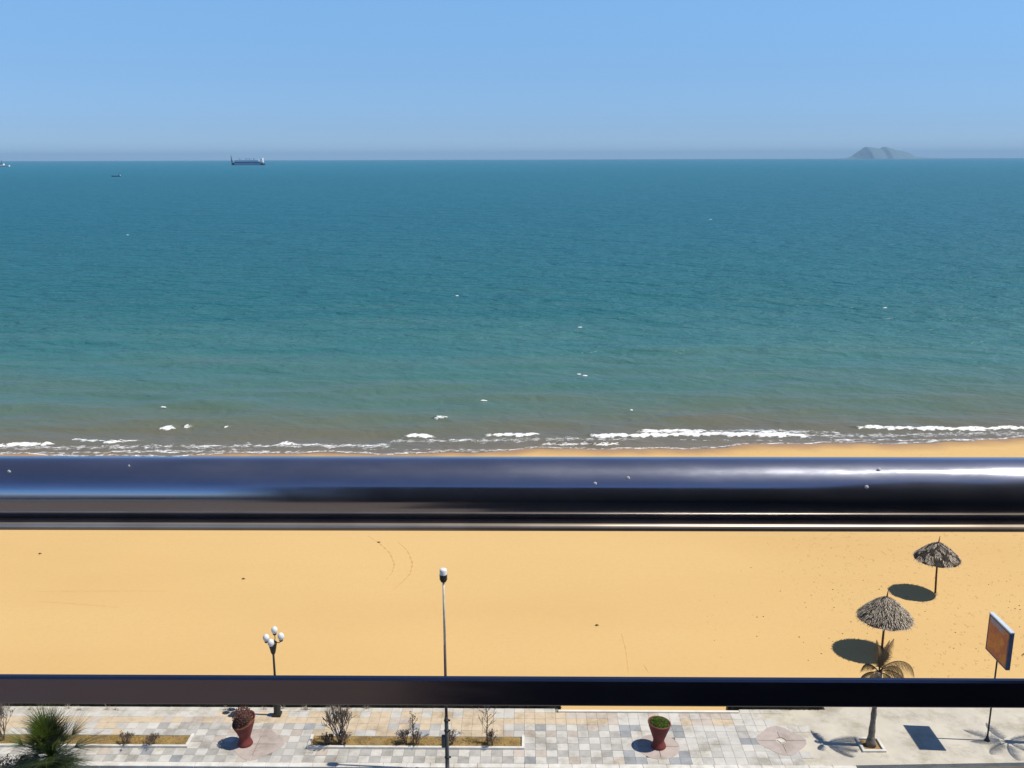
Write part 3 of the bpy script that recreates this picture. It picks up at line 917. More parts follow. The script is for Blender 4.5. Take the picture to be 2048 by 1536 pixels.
shrub(8, 1482, 'hazy brown bare bush at the far left edge', 1.6, .26, 4, 3, 6, 1, .02, r0=.025)
low = [(252, 'low dark bush in the left bed, nearer the palm'), (311, 'low dark bush in the left bed, nearer the red pot'), (655, 'low tangled bush left of the round bare shrub'),
       (690, 'low dark bush at the foot of the round bare shrub'), (836, 'low brown bush at the foot of the slender sapling'), (812, 'wispy low bush left of the slender sapling'), (905, 'low dark bush just right of the tall lamp post'), (985, 'low brown bush at the foot of the thin sapling')]
for px, lab in low:
    shrub(px, 1490 + random.uniform(-2, 2), lab, random.uniform(.5, .66), .42, 3, 3, 6, 1, .024, tm_='twig', lm='twig', name='low_bush', group='low bushes in the beds', r0=.012)
# ------------------------------------------------------------------ hedge beyond the promenade
def hedge(x0, x1, label):
    yc = Y1 + .22
    e = empty('hedge', ((x0 + x1) / 2, yc, -.8), label, 'hedge', 'dark hedges beyond the promenade')
    mb = MB()
    n = int((x1 - x0) / .3)
    vs = []; fs = []
    prof = [(-.14, 0), (-.17, .9), (-.12, 1.2), (0, 1.28), (.12, 1.2), (.17, .9), (.14, 0)]
    for i in range(n + 1):
        for a, b_ in prof:
            vs.append((x0 - e.location.x + (x1 - x0) * i / n, a + random.gauss(0, .015), b_ + random.gauss(0, .02)))
    for i in range(n):
        for k in range(6):
            fs.append((i * 7 + k, (i + 1) * 7 + k, (i + 1) * 7 + k + 1, i * 7 + k + 1))
    fs += [tuple(range(7)), tuple(range(n * 7 + 6, n * 7 - 1, -1))]
    mb.add(vs, fs)
    mb.build('core', M['hedge'], e)
    mb = MB()
    for _ in range(int((x1 - x0) * 330)):
        a = random.uniform(0, 1)
        z = random.uniform(.55, 1.3)
        mb.leaf((random.uniform(x0, x1) - e.location.x, random.choice((-1, -1, -1, 1)) * random.uniform(.10, .22) if z < 1.2 else random.uniform(-.15, .15), z), random.uniform(.025, .05))
    mb.build('leaves', M['hedge'], e)['kind'] = 'stuff'
hedge(-22, PX_A, 'long dark hedge along the beach side of the tiles, left of the opening')
hedge(PX_B, X_END + 1.5, 'short dark hedge right of the opening to the beach')
mb = MB()
ca, cb = at_z(1116, 1421), at_z(1478, 1426)
mb.box(((ca.x + cb.x) / 2, Y_GAP - .062, .012), (cb.x - ca.x, .115, .12), 0, .01, R(-.0))
tag(mb.build('threshold_step', M['step']), 'long white step at the opening to the beach', 'step')
dry = [(60, 1418, 'bleached dry plant at the hedge foot, leftmost of the row'), (86, 1417, 'bleached dry plant at the hedge foot, above the left edge of the fan palm'), (137, 1416, 'bleached dry plant at the hedge foot, above the right half of the fan palm'),
       (160, 1418, 'bleached dry plant at the hedge foot, right of the fan palm tips'), (215, 1417, 'thin bleached plant, left of the close pair behind the left bed'), (232, 1418, 'thin bleached plant, right of the close pair behind the left bed'),
       (455, 1419, 'wide pale dry bush at the hedge foot beside the globe lamp shadow'), (528, 1417, 'bleached dry plant at the hedge foot, just left of the globe lamp base'), (566, 1416, 'bleached dry plant at the hedge foot, just right of the globe lamp base'),
       (612, 1418, 'wide pale dry bush at the hedge foot right of the globe lamp'), (668, 1417, 'wide pale dry bush at the hedge foot behind the round bare shrub'), (735, 1415, 'bleached dry plant at the hedge foot, nearest the tall street lamp')]
for i, (px, py, lab) in enumerate(dry):
    p = at_z(px, py + 2)
    big = px in (455, 612, 668)
    e = empty('dry_plant', (p.x, min(p.y, Y1 - .06), .0), lab, 'plant', 'bleached dry plants under the hedge')
    mb = MB()
    for _ in range(60 if big else 22):
        mb.blade((random.gauss(0, .09 if big else .03), random.gauss(0, .02), 0), (random.gauss(0, .7), random.gauss(0, .3), 1), random.uniform(.1, .34), .02, random.uniform(0, .5), 2)
    mb.build('stems', M['palewood'], e)

# ------------------------------------------------------------------ red pots
def pot(p, label, tilt, top_kind):
    e = empty('flower_pot', (p.x, p.y, .03), label, 'flower pot', 'red clay pots on the promenade')
    def tl(x, y, z): return (tilt[0] * x + tilt[1] * y) * max(0, (z - .45)) / .62
    mb = MB()
    prof = [(.0, .0), (.255, 0.0), (.265, .03), (.245, .10), (.205, .20), (.19, .30), (.205, .40), (.25, .55), (.31, .75), (.36, .92), (.385, 1.04), (.395, 1.08)]
    mb.lathe(prof, (0, 0, 0), 32, 0, True, tl)
    mb.build('body', M['terracotta'], e)
    mb = MB()
    mb.lathe([(.393, 1.075), (.405, 1.09), (.40, 1.12), (.375, 1.125), (.355, 1.10), (.345, .98), (.30, .93)], (0, 0, 0), 32, 0, True, tl)
    mb.build('rim', M['clay_rim'], e)
    mb = MB(); mb.lathe([(.35, 1.03), (.2, 1.06), (.001, 1.07)], (0, 0, 0), 20, 0, True, tl); mb.build('soil', M['soil'], e)
    mb = MB()
    if top_kind == 'moss':
        for _ in range(2200):
            a, r_ = random.uniform(0, 6.28), .36 * math.sqrt(random.random())
            hgt = .22 * (1 - (r_ / .37) ** 2)
            x, y = r_ * math.cos(a), r_ * math.sin(a)
            mb.leaf((x, y, 1.06 + tl(x, y, 1.06) + random.uniform(.3, 1.2) * hgt), random.uniform(.018, .035))
        mb.build('leaves', M['moss'], e)
    else:
        for _ in range(2600):
            v = Vector((random.gauss(0, 1), random.gauss(0, 1), random.gauss(0, 1))).normalized()
            r_ = random.uniform(.75, 1.0)
            x, y, z = v.x * .36 * r_, v.y * .36 * r_, v.z * .50 * r_
            if z < -.25: continue
            mb.leaf((x - .02, y, 1.22 + z), random.uniform(.015, .032))
        mb.ball((-.02, 0, 1.2), (.27, .27, .33), 14)
        mb.build('dead_plant', M['deadbush'], e)
    for ch in e.children: ch.scale = (1, 1, .84)
    return e
pot(P_R, 'dark red clay pot with bright green moss on top', (-.10, .0), 'moss')
pot(P_L, 'dark red clay pot with a rusty dead bush and a slanting rim', (.30, .34), 'dead')

# ------------------------------------------------------------------ lamps
def globe_lamp():
    p = at_z(555, 1431)
    e = empty('globe_lamp', (p.x, p.y, 0.02), 'short dark lamp post with a cluster of four white globes', 'lamp post')
    mb = MB(); mb.box((0, 0, .05), (.30, .30, .10), 0, .02); mb.lathe([(.13, .10), (.12, .5), (.095, .55), (.05, .62)], (0, 0, 0), 14); mb.build('base', M['darkmetal'], e)
    mb = MB(); mb.tube([(0, 0, .6), (0, 0, 2.6)], [.045, .038], 10); mb.build('pole', M['darkmetal'], e)
    mb = MB(); mb.lathe([(.05, 2.48), (.085, 2.55), (.15, 2.88), (.155, 2.95), (.0, 2.97)], (0, 0, 0), 12); mb.build('capital', M['darkmetal'], e)
    gl = [(-.23, .02, 3.12), (-.02, -.16, 3.02), (.30, .05, 3.16), (.03, .22, 3.32)]
    for g in gl:
        mb = MB()
        a = Vector((g[0] * .25, g[1] * .25, 2.95)); b_ = Vector((g[0] * 1.05, g[1] * 1.05, 2.98)); c = Vector(g) + Vector((0, 0, -.15))
        mb.tube([a, a.lerp(b_, .6) + Vector((0, 0, -.05)), b_, c], .016, 6)
        mb.lathe([(.05, -.19), (.075, -.145), (.06, -.12)], g, 10)
        mb.build('arm', M['darkmetal'], e)
        mb = MB(); mb.ball(g, (.118, .118, .148), 18); mb.build('globe', M['lampwhite'], e)
globe_lamp()
def street_lamp():
    d = ray(891, 1540); Y = 28.05
    p = at_y(895, 1546, Y)
    ztop = at_y(891, 1137, Y).z
    e = empty('street_lamp', (p.x, Y, -.13), 'tall single street lamp with a pale upper pole standing by the road kerb', 'street lamp')
    z0 = -.13
    zt = ztop - z0
    mb = MB(); mb.lathe([(.15, 0), (.15, .03), (.075, .05), (.07, .5), (.065, 2.1), (.052, 2.18)], (0, 0, 0), 14); mb.build('lower_pole', M['polegrey'], e)
    zs = at_y(891, 1290, Y).z - z0
    mb = MB(); mb.tube([(0, 0, 2.15), (0, 0, zs)], [.05, .042], 12); mb.build('middle_pole', M['polebrown'], e)
    mb = MB(); mb.tube([(0, 0, zs - .002), (0, 0, zt - .40)], [.0405, .036], 12); mb.build('upper_pole', M['polelight'], e)
    mb = MB(); mb.box((-.115, -.0, 1.25), (.11, .14, .42), 0, .012); mb.build('control_box', M['polegrey'], e)
    for zb in (.62, 1.62, 2.0):
        mb = MB(); mb.lathe([(.066, zb), (.085, zb + .01), (.085, zb + .05), (.066, zb + .06)], (0, 0, 0), 14); mb.box((.10, 0, zb + .03), (.06, .04, .05)); mb.build('band', M['darkmetal'], e)
    mb = MB(); mb.lathe([(.05, zt - .46), (.085, zt - .455), (.122, zt - .38), (.126, zt - .20), (.09, zt - .195)], (0, 0, 0), 8, 0, False); mb.build('lamp_body', M['darkmetal'], e)
    mb = MB(); mb.lathe([(.118, zt - .20), (.119, zt - .06), (.105, zt - .015), (.07, zt - .002), (.001, zt)], (0, 0, 0), 20); mb.build('lamp_cap', M['lampwhite'], e)
street_lamp()

# ------------------------------------------------------------------ sign board
def sign():
    p = at_z(1974, 1481)
    e = empty('sign_board', (p.x, p.y, 0.0), 'orange poster board in a blue frame on a thin dark pole', 'sign')
    X = p.x
    zt, zb, ya, yb = 4.52, 3.20, -.72, .72
    mb = MB(); mb.lathe([(.10, 0), (.10, .02), (.07, .06), (.03, .20)], (0, 0, 0), 12); mb.build('base', M['darkmetal'], e)
    mb = MB(); mb.tube([(0, 0, .15), (0, 0, zb + .05)], [.03, .028], 10); mb.build('pole', M['darkmetal'], e)
    th = .15
    mb = MB(); mb.box((0, 0, (zt + zb) / 2), (th - .02, yb - ya - .06, zt - zb - .06), 0); mb.build('panel', M['signblue'], e)
    for y in (ya + .02, yb - .02):
        mb = MB(); mb.box((0, y, (zt + zb) / 2), (th, .07, zt - zb - .02), 0, .012); mb.build('frame_bar', M['signblue'], e)
    mb = MB(); mb.box((0, 0, zb - .01), (th, yb - ya + .03, .07), 0, .012); mb.build('frame_bar', M['signblue'], e)
    mb = MB(); mb.box((0, 0, zt + .015), (th + .01, yb - ya + .05, .06), 0, .012); mb.build('top_cap', M['signtop'], e)
    mb = MB(); mb.box((-th / 2 + .006, 0, (zt + zb) / 2 - .02), (.006, yb - ya - .13, zt - zb - .09), 0); mb.build('poster', M['poster'], e)
    mb = MB(); mb.box((-th / 2 + .001, .14, zt - .15), (.004, yb - ya - .52, .20), 0); mb.build('header_strip', M['paper'], e)
    mb = MB(); mb.box((-th / 2 + .001, -.36, zt - .19), (.004, .05, .13), 0); mb.build('header_strip', M['paper'], e)
sign()

# ------------------------------------------------------------------ dry palms
def frond_meshes(az, el, length, droop, n=62, ll=.42):
    """rachis tube + hanging leaflets"""
    rb, lf = MB(), MB()
    d = Vector((math.cos(az), math.sin(az), 0)); pts = []
    x = z = 0; a = el
    seg = 14
    for i in range(seg + 1):
        pts.append(d * x + Vector((0, 0, z)))
        a -= droop / seg * (1 + i / seg * .6)
        x += math.cos(a) * length / seg; z += math.sin(a) * length / seg
    rb.tube(pts, [.02 * (1 - .75 * i / seg) for i in range(seg + 1)], 5)
    sd = Vector((-d.y, d.x, 0))
    for i in range(n):
        t = .15 + .85 * i / n
        q = t * seg; k = min(int(q), seg - 1); p = pts[k].lerp(pts[k + 1], q - k)
        tg = (pts[k + 1] - pts[k]).normalized()
        l_ = ll * math.sin(math.pi * min(1, .18 + .8 * t)) * random.uniform(.8, 1.1)
        for s_ in (-1, 1):
            dd = (tg * .55 + sd * s_ * .55 + Vector((0, 0, -.35))).normalized()
            lf.blade(p, dd, l_, .021, random.uniform(.5, .9), 3, side=tg)
    return rb, lf
def palm(p, ht, label, specs):
    e = empty('palm_tree', (p.x, p.y, 0), label, 'palm tree', 'dry palms at the concrete end')
    mb = MB()
    pts = []; rad = []
    for i in range(15):
        t = i / 14
        pts.append((.05 * t * t, 0, ht * t)); rad.append((.085 + .10 * math.exp(-t * 7) + .012 * math.sin(i * 2.4)) if t < .9 else .12)
    mb.tube(pts, rad, 12); mb.build('trunk', M['palmtrunk'], e)
    for az, el, ln, dr, ll in specs:
        rb, lf = frond_meshes(R(az), R(el), ln, R(dr), ll=ll)
        o = lf.build('frond', M['frond'], e, (.05, 0, ht - .02))
        rb.build('rib', M['rachis'], o)
    return e
pp = at_z(1741, 1491)
palm(pp, 2.85, 'small palm with a few arching brown fronds in a square tree pit', [(5, 66, 1.75, 120, .46), (20, 40, 1.5, 105, .44), (30, 80, 1.3, 30, .26), (80, 78, 1.2, 50, .26), (-30, 50, 1.3, 120, .40), (165, 10, .9, 80, .26), (215, 25, .9, 90, .28), (300, 30, 1.2, 90, .36), (120, 45, 1.0, 110, .3), (40, 85, 1.2, 35, .22)])
def pit(p):
    e = empty('tree_pit', (p.x, p.y, 0), 'square white kerbed tree pit around the small palm', 'tree pit')
    for a, b_, dx, dy in ((0, -.36, .82, .10), (0, .36, .82, .10), (-.36, 0, .10, .615), (.36, 0, .10, .615)):
        mb = MB(); mb.box((a, b_, .035), (dx, dy, .08), 0, .01); mb.build('kerb', M['kerb'], e)
    mb = MB(); mb.add([(-.31, -.31, .006), (.31, -.31, .006), (.31, .31, .006), (-.31, .31, .006)], [(0, 1, 2, 3)]); mb.build('soil', M['soil'], e)
pit(pp)
p2 = at_z(2112, 1488)
palm(p2, 3.0, 'palm at the right edge whose frond tip shows beside the sign', [(180, 35, 1.5, 60, .36), (150, 55, 1.7, 85, .38), (215, 50, 1.6, 95, .38), (100, 60, 1.4, 90, .36), (20, 50, 1.5, 95, .36), (-50, 45, 1.5, 95, .36), (250, 30, 1.4, 80, .36)])

# ------------------------------------------------------------------ green fan palm bottom left
def fan_palm():
    Y = 27.55
    c = at_y(101, 1510, Y)
    e = empty('fan_palm', (c.x, Y, -.13), 'bushy green fan palm with spiky upright leaves by the left kerb', 'palm tree')
    hz = c.z + .13
    mb = MB(); mb.tube([(0, 0, 0), (.02, 0, hz * .5), (0, .02, hz - .1)], [.17, .15, .13], 12); mb.build('trunk', M['palmtrunk'], e)
    rnd = random.Random(4)
    for i in range(88):
        az = i * 2.399 + rnd.uniform(-.3, .3)
        el = R(rnd.choice((86, 82, 78, 74, 68, 60, 50, 38, 22, 4, -22, -38)))
        d = Vector((math.cos(az) * math.cos(el), math.sin(az) * math.cos(el), math.sin(el)))
        pl = rnd.uniform(.5, 1.0)
        if i >= 52:
            el = R(rnd.uniform(-70, 30)); pl = rnd.uniform(.15, .5)
            d = Vector((math.cos(az) * math.cos(el), math.sin(az) * math.cos(el), math.sin(el)))
        o_ = Vector((0, 0, hz - .05))
        tip = o_ + d * pl
        mbp = MB(); mbp.tube([o_, o_.lerp(tip, .5) + Vector((0, 0, .02)), tip], [.014, .012, .01], 5)
        mbl = MB()
        sd = d.cross(Vector((0, 0, 1)))
        if sd.length < .1: sd = Vector((1, 0, 0))
        sd.normalize(); up = sd.cross(d).normalized()
        nb = 22
        for k in range(nb):
            a = (k / (nb - 1) - .5) * R(110)
            dd = (d * math.cos(a) + sd * math.sin(a) + up * .12).normalized()
            mbl.blade(tip, dd, rnd.uniform(.75, 1.4) * (1 - .3 * abs(a) / 1.3), .03, rnd.uniform(.02, .22), 3, side=sd * math.cos(a) - d * math.sin(a))
        lit = math.cos(az) < -.1 and el > R(10) and rnd.random() < .8  # sunlit side painted in: upper left leaves get the brighter green
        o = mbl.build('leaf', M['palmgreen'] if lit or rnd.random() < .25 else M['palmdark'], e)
        mbp.build('stalk', M['palmgreen'], o)
fan_palm()
def leafy(px, py, Y, label, r, m, n, size, name, twigs=True):
    c = at_y(px, py, Y)
    e = empty(name, (c.x, Y, -.13), label, 'shrub')
    hz = c.z + .13
    mb = MB()
    for _ in range(9):
        a = random.uniform(0, 6.28)
        mb.tube([(0, 0, 0), (math.cos(a) * r * .3, math.sin(a) * r * .3, hz * .6), (math.cos(a) * r * .7, math.sin(a) * r * .7, hz + r * .3)], [.02, .014, .006], 4)
    mb.build('branches', M['greytwig'], e)
    mb = MB()
    for _ in range(n):
        v = Vector((random.gauss(0, 1), random.gauss(0, 1), random.gauss(0, 1))).normalized() * (random.random() ** .4)
        k = 1 + .25 * math.sin(v.x * 7 + px) * math.cos(v.z * 6)
        mb.leaf((v.x * r * k, v.y * r * k, hz + v.z * r * .8 * k), random.uniform(.6, 1.3) * size)
    mb.build('leaves', M[m], e)
leafy(48, 1524, 27.9, 'dusty pale green shrub left of the fan palm', .32, 'dustyleaf', 900, .035, 'dusty_shrub')
leafy(4, 1540, 27.2, 'grey brown shrub in the bottom left corner', .52, 'greyleaf', 1600, .035, 'grey_shrub')

# ------------------------------------------------------------------ thatched parasols
def parasol(pxb, pyb, px0, px1, yrim, yapex, yfin, label, seed, ntuft, density, patchy=False):
    p = sandp(pxb, pyb)
    rnd = random.Random(seed)
    Y = p.y
    zr = at_y((px0 + px1) / 2, yrim, Y).z - p.z
    za = at_y((px0 + px1) / 2, yapex, Y).z - p.z
    zf = at_y((px0 + px1) / 2, yfin, Y).z - p.z
    rr = (at_y(px1, yrim, Y).x - at_y(px0, yrim, Y).x) / 2
    e = empty('thatched_parasol', p, label, 'parasol', 'thatched parasols on the sand')
    lean = at_y((px0 + px1) / 2, yrim, Y).x - p.x
    mb = MB(); mb.tube([(0, 0, -.2), (lean * .5, 0, zr * .5), (lean, 0, za + .02), (lean + .03, 0, zf)], [.05, .048, .035, .012], 9); mb.build('pole', M['pole'], e)
    mb = MB()
    prof = [(rr * .96, zr - .03), (rr, zr), (rr * .8, zr + (za - zr) * .30), (rr * .55, zr + (za - zr) * .58), (rr * .28, zr + (za - zr) * .85), (.03, za)]
    mb.lathe(prof, (lean, 0, 0), 40, 0, False, lambda x, y, z: .025 * math.sin(9 * math.atan2(y, x) + seed) * (math.hypot(x, y) / rr))
    mb.lathe([(rr * .95, zr - .025), (rr * .5, zr + (za - zr) * .5), (.03, za - .06)], (lean, 0, 0), 24)
    o = mb.build('canopy', M['thatch'], e)
    for k in range(8):
        a = k * math.pi / 4 + .2
        mbr = MB(); mbr.tube([(lean, 0, za - .10), (lean + math.cos(a) * rr * .93, math.sin(a) * rr * .93, zr - .05)], .014, 5); mbr.build('spoke', M['pole'], e)
    def surf(u):
        for i in range(len(prof) - 1, 1, -1):
            if prof[i][0] <= u <= prof[i - 1][0]:
                t = (u - prof[i][0]) / (prof[i - 1][0] - prof[i][0] + 1e-9)
                return prof[i][1] + t * (prof[i - 1][1] - prof[i][1])
        return zr
    for nm, mt, num in (('straw', 'thatch', ntuft), ('pale_straw', 'thatchlight', int(ntuft * density))):
        mb = MB()
        for _ in range(num):
            a = rnd.uniform(0, 6.283); u = rr * math.sqrt(rnd.uniform(.004, 1.0))
            if patchy and nm == 'pale_straw' and math.sin(a * 5 + 9 * u / rr) + math.sin(a * 9 - 13 * u / rr + seed) < .1: continue
            b_ = Vector((lean + u * math.cos(a), u * math.sin(a), surf(u) + rnd.uniform(.012, .045)))
            a2 = a + rnd.gauss(0, .5)
            d = Vector((math.cos(a2), math.sin(a2), -.62 + rnd.gauss(0, .15)))
            mb.blade(b_, d, rnd.uniform(.08, .22), rnd.uniform(.018, .04), rnd.uniform(0, .3), 2)
        o = mb.build(nm, M[mt], e); o['kind'] = 'stuff'
    return e
parasol(1763, 1304, 1717, 1823, 1236, 1194, 1179, 'nearer thatched parasol with grey straw, beside the small palm', 1, 1400, 1.7)
parasol(1871, 1186, 1830, 1918, 1117, 1085, 1072, 'farther thatched parasol with patchy pale straw, close under the handrail', 2, 800, 4.0, True)

# ------------------------------------------------------------------ far things
def ship():
    D = 4200.0
    a = at_y(463, 331, D); b_ = at_y(528, 331, D)
    ln = b_.x - a.x
    e = empty('cargo_ship', ((a.x + b_.x) / 2, D, SEA), 'long grey cargo ship on the horizon with a white bridge at its right end', 'ship')
    hl = ln / 2; bw = 11; fb = 11.5
    sec = [(-hl, .05, 3.0), (-hl * .93, .55, 1.2), (-hl * .8, .95, 0), (hl * .85, 1, 0), (hl * .97, .8, .4), (hl, .55, 1.0)]
    mb = MB(); vs = []; fs = []
    for x, wq, sh in sec:
        for y, z in ((-bw * wq * .8, -1), (-bw * wq, fb + sh), (bw * wq, fb + sh), (bw * wq * .8, -1)):
            vs.append((x + (1.5 if z < 0 and x < 0 else 0), y, z))
    for i in range(len(sec) - 1):
        for k in range(4):
            fs.append((i * 4 + k, i * 4 + (k + 1) % 4, (i + 1) * 4 + (k + 1) % 4, (i + 1) * 4 + k))
    fs += [(0, 3, 2, 1), tuple(len(vs) - 4 + k for k in range(4))]
    mb.add(vs, fs); mb.build('hull', M['shiphull'], e)
    mb = MB(); mb.box((hl * .03, 0, fb + 1.1), (ln * .80, bw * 2.02, 3.2)); mb.build('bulwark', M['shipdark'], e)
    mb = MB(); mb.box((hl * .0, 0, fb + 6.5), (ln * .72, bw * 1.7, 9.5), 0, .6); mb.build('cargo_deck', M['shipdeck'], e)
    for x in (-.5, -.1, .12, .38):
        mb = MB(); mb.tube([(hl * x, 0, fb + 10), (hl * x, 0, fb + 17)], 1.0, 6); mb.tube([(hl * x, 0, fb + 16), (hl * x + 9, 0, fb + 13)], .6, 5); mb.build('deck_crane', M['shipdark'], e)
    mb = MB(); mb.tube([(-hl * .95, 0, fb), (-hl * .975, 0, fb + 12), (-hl * .99, 0, 40)], [3.2, 2.0, 1.3], 8); mb.build('bow_mast', M['shipdark'], e)
    mb = MB(); mb.box((-hl * .86, 0, 5), (ln * .08, bw * 1.9, 8)); mb.build('anchor_deck', M['shipdark'], e)
    mb = MB(); mb.box((hl * .88, 0, fb + 5), (ln * .09, bw * 1.9, 10), 0, .4); mb.box((hl * .88, 0, fb + 12), (ln * .075, bw * 1.7, 5), 0, .4); hse = mb.build('deckhouse', M['shipwhite'], e)
    mb = MB(); mb.box((hl * .88, -bw * .86, fb + 12.4), (ln * .05, .4, 1.8)); mb.build('window_band', M['shipglass'], hse)
    mb = MB(); mb.lathe([(2.6, fb + 9), (2.4, fb + 19), (0.1, fb + 19)], (hl * .955, 0, 0), 10); mb.build('funnel', M['shipwhite'], e)
    mb = MB(); mb.box((hl * .93, 0, 3.5), (ln * .1, bw * 2.04, 7)); mb.build('stern_stripe', M['shipdark'], e)
ship()
def boat(px0, px1, py, D, label, hullm, cabm, cab, name, cat):
    a = at_y(px0, py, D); b_ = at_y(px1, py, D)
    ln = b_.x - a.x
    e = empty(name, ((a.x + b_.x) / 2, D, SEA), label, cat)
    hl = ln / 2; bw = ln * .13; fb = ln * .085
    sec = [(-hl, .1, fb * .5), (-hl * .6, .8, fb * .15), (0, 1, 0), (hl * .8, .95, 0), (hl, .8, fb * .1)]
    mb = MB(); vs = []; fs = []
    for x, wq, sh in sec:
        for y, z in ((-bw * wq * .6, -.3), (-bw * wq, fb + sh), (bw * wq, fb + sh), (bw * wq * .6, -.3)):
            vs.append((x, y, z))
    for i in range(len(sec) - 1):
        for k in range(4):
            fs.append((i * 4 + k, i * 4 + (k + 1) % 4, (i + 1) * 4 + (k + 1) % 4, (i + 1) * 4 + k))
    fs += [(0, 3, 2, 1), tuple(len(vs) - 4 + k for k in range(4))]
    mb.add(vs, fs); mb.build('hull', M[hullm], e)
    mb = MB(); mb.box((hl * cab, 0, fb + ln * .04), (ln * .26, bw * 1.3, ln * .10), 0, ln * .01); cb_ = mb.build('cabin', M[cabm], e)
    mb = MB(); mb.box((hl * cab, -bw * .66, fb + ln * .07), (ln * .2, .2, ln * .05)); mb.build('window', M['shipglass'], cb_)
    mb = MB(); mb.tube([(hl * cab, 0, fb), (hl * cab, 0, fb + ln * .28)], ln * .012, 5); mb.build('mast', M['shipdark'], e)
boat(-14, 19, 333, 3600, 'white boat on the horizon, cut by the left edge', 'shipwhite', 'shipwhite', .1, 'motor_boat', 'boat')
boat(223, 241, 351, 1350, 'small dark fishing boat with a white stern, below the horizon at the left', 'boatblue', 'shipwhite', .7, 'fishing_boat', 'boat')

def island():
    D = 26000.0
    prof = [(1640, 318), (1690, 316), (1703, 313), (1718, 303), (1732, 293.5), (1745, 294.8), (1759, 297.3), (1768, 293), (1780, 296), (1790, 299.5), (1802, 301.5), (1812, 304), (1823, 309), (1832, 313.5), (1860, 315.5), (1900, 317)]
    P_ = [at_y(a, b_, D) for a, b_ in prof]
    xs_ = [p.x for p in P_]; zs_ = [max(0, p.z - SEA) for p in P_]
    XX = np.linspace(xs_[0], xs_[-1], 130); ZZ = np.interp(XX, xs_, zs_)
    rr = np.random.RandomState(2)
    ZZ = ZZ + rr.normal(0, 2.0, len(XX)) * (ZZ > 25)
    vs = []; fs = []
    nj = 17
    for i, x in enumerate(XX):
        for j in range(nj):
            t = (j / (nj - 1)) * 2 - 1
            wdt = 200 + ZZ[i] * 1.8
            k = (1 - abs(t) ** 1.7)
            z = SEA - 2 + (ZZ[i] + 2) * k + (rr.normal(0, 5) if 0 < k < .97 and ZZ[i] > 30 else 0)
            vs.append((x, D + t * wdt, z))
    for i in range(len(XX) - 1):
        for j in range(nj - 1):
            a = i * nj + j; fs.append((a, a + nj, a + nj + 1, a + 1))
    mb = MB(); mb.add(vs, fs, 0, True)
    tag(mb.build('island', M['island']), kind='structure')
island()

# ------------------------------------------------------------------ balcony railing and the building it belongs to
YR, ZR, RR = .948, H - .3385, .0343
e = empty('balcony_railing', (0, YR, 18.4), 'balcony railing in front, thick polished handrail over a dark flat lower bar', 'railing')
mb = MB()
vs = []; fs = []; n = 64
xs_ = np.linspace(-1.6, 1.6, 33)
for x in xs_:
    for k in range(n):
        th = 2 * math.pi * k / n
        vs.append((x, RR * math.cos(th), ZR - 18.4 + RR * math.sin(th)))
for i in range(len(xs_) - 1):
    for k in range(n):
        fs.append((i * n + k, (i + 1) * n + k, (i + 1) * n + (k + 1) % n, i * n + (k + 1) % n))
mb.add(vs, fs, 0, True)
mb.build('handrail', M['handrail'], e)
mb = MB(); mb.tube([(-1.6, -.0345, ZR - 18.4 - .0285), (1.6, -.0345, ZR - 18.4 - .0285)], .0040, 20); mb.build('trim_rod', M['steelstrip'], e)
mb = MB(); mb.box((0, -.0215, ZR - 18.4 - .0268), (3.2, .0215, .0068), 0, .001); mb.build('trim_plate', M['tanplate'], e)
zl = H - YR * math.tan(PITCH + math.atan((1382 - 768) / F)) - 18.4
mb = MB(); mb.box((0, 0, zl), (3.2, .009, .0335), 0, .0022); mb.build('lower_bar', M['lowrail'], e)
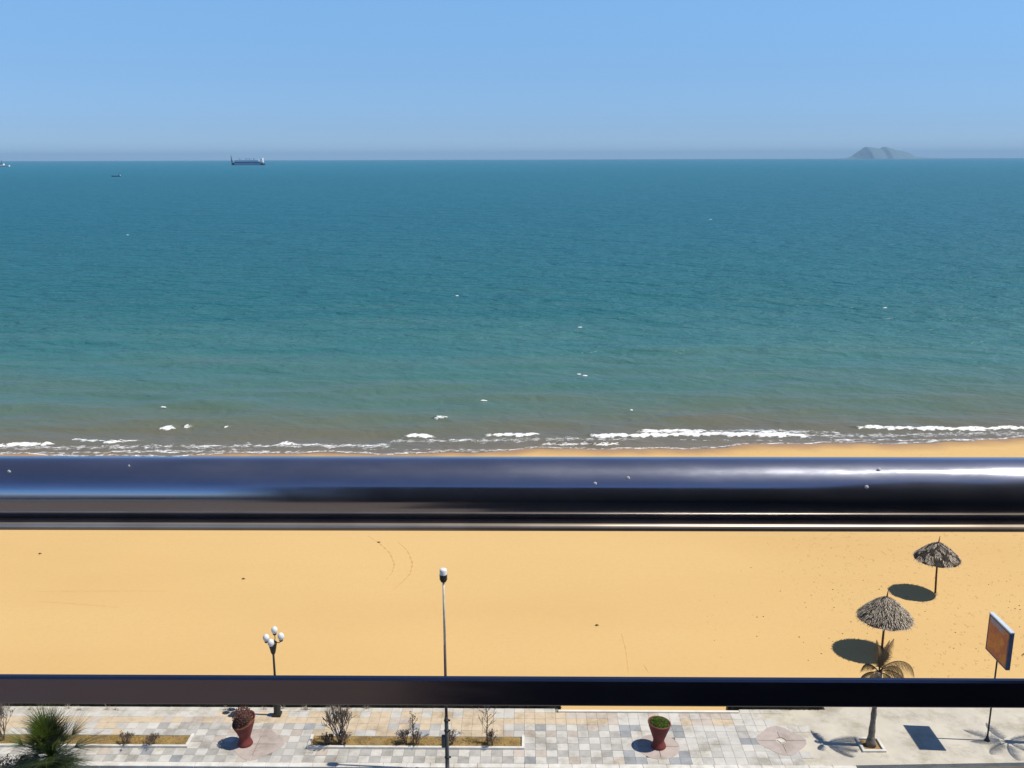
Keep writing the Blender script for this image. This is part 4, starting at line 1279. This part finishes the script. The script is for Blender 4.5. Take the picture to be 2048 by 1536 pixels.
for x in (-1.45, .90):
    mb = MB(); mb.box((x, .02, (ZR - 18.4 - .05) / 2), (.04, .012, ZR - 18.4 - .05), 0, .002); mb.build('post', M['lowrail'], e)
for px, py, r_ in ((1190, 968, .0016), (1256, 957, .0017), (1733, 975, .0018), (18, 944, .0016), (1757, 941, .002), (258, 932, .001)):
    d = ray(px, py).normalized(); o_ = Vector((0, 0, H)); 
    # meet the tube
    a_ = d.y ** 2 + d.z ** 2; b0 = 2 * (d.y * (o_.y - YR) + d.z * (o_.z - ZR)); c0 = (o_.y - YR) ** 2 + (o_.z - ZR) ** 2 - RR ** 2
    disc = b0 * b0 - 4 * a_ * c0
    if disc < 0: continue
    q = o_ + d * ((-b0 - math.sqrt(disc)) / (2 * a_))
    mb = MB(); mb.ball((q.x, q.y - YR, q.z - 18.4), (r_ * 1.2, r_ * .4, r_ * 1.5), 8); mb.build('dried_speck', M['dropping'], e)

b = empty('hotel_building', (0, -1.6, 0), 'dark building face and balcony floor behind the railing', 'building')
mb = MB(); mb.box((2.0, -.15, 10.2), (6.0, .3, 21.4)); mb.build('wall', M['facade'], b)
mb = MB(); mb.box((1.03, 1.24, 19.375), (.12, 2.46, 1.95)); mb.box((1.03, .75, 20.55), (.118, 1.46, .40)); mb.build('added_shade_divider', M['facade'], b)  # unseen stepped divider, added to shade the right of the floor
mb = MB(); mb.box((.5, 1.35, 18.30), (9.0, 2.65, .2)); mb.build('balcony_floor', M['floor'], b)

# ------------------------------------------------------------------ haze over the water
mb = MB()
mb.box((0, 27000, 186), (130000, 56000, 384))
hz = mb.build('haze', [])
hm = bpy.data.materials.new('haze_air'); hm.use_nodes = True
t = hm.node_tree; t.nodes.clear()
out = N(t, 'ShaderNodeOutputMaterial'); vol = N(t, 'ShaderNodeVolumePrincipled')
vol.inputs['Color'].default_value = (.42, .72, 1.0, 1)
vol.inputs['Density'].default_value = 1 / 36000.0
vol.inputs['Anisotropy'].default_value = 0.0
L(t, vol.outputs[0], out.inputs['Volume'])
hm.cycles.homogeneous_volume = True
hz.data.materials.append(hm)
tag(hz, 'thin blue sea haze over the whole view', 'haze', kind='stuff')
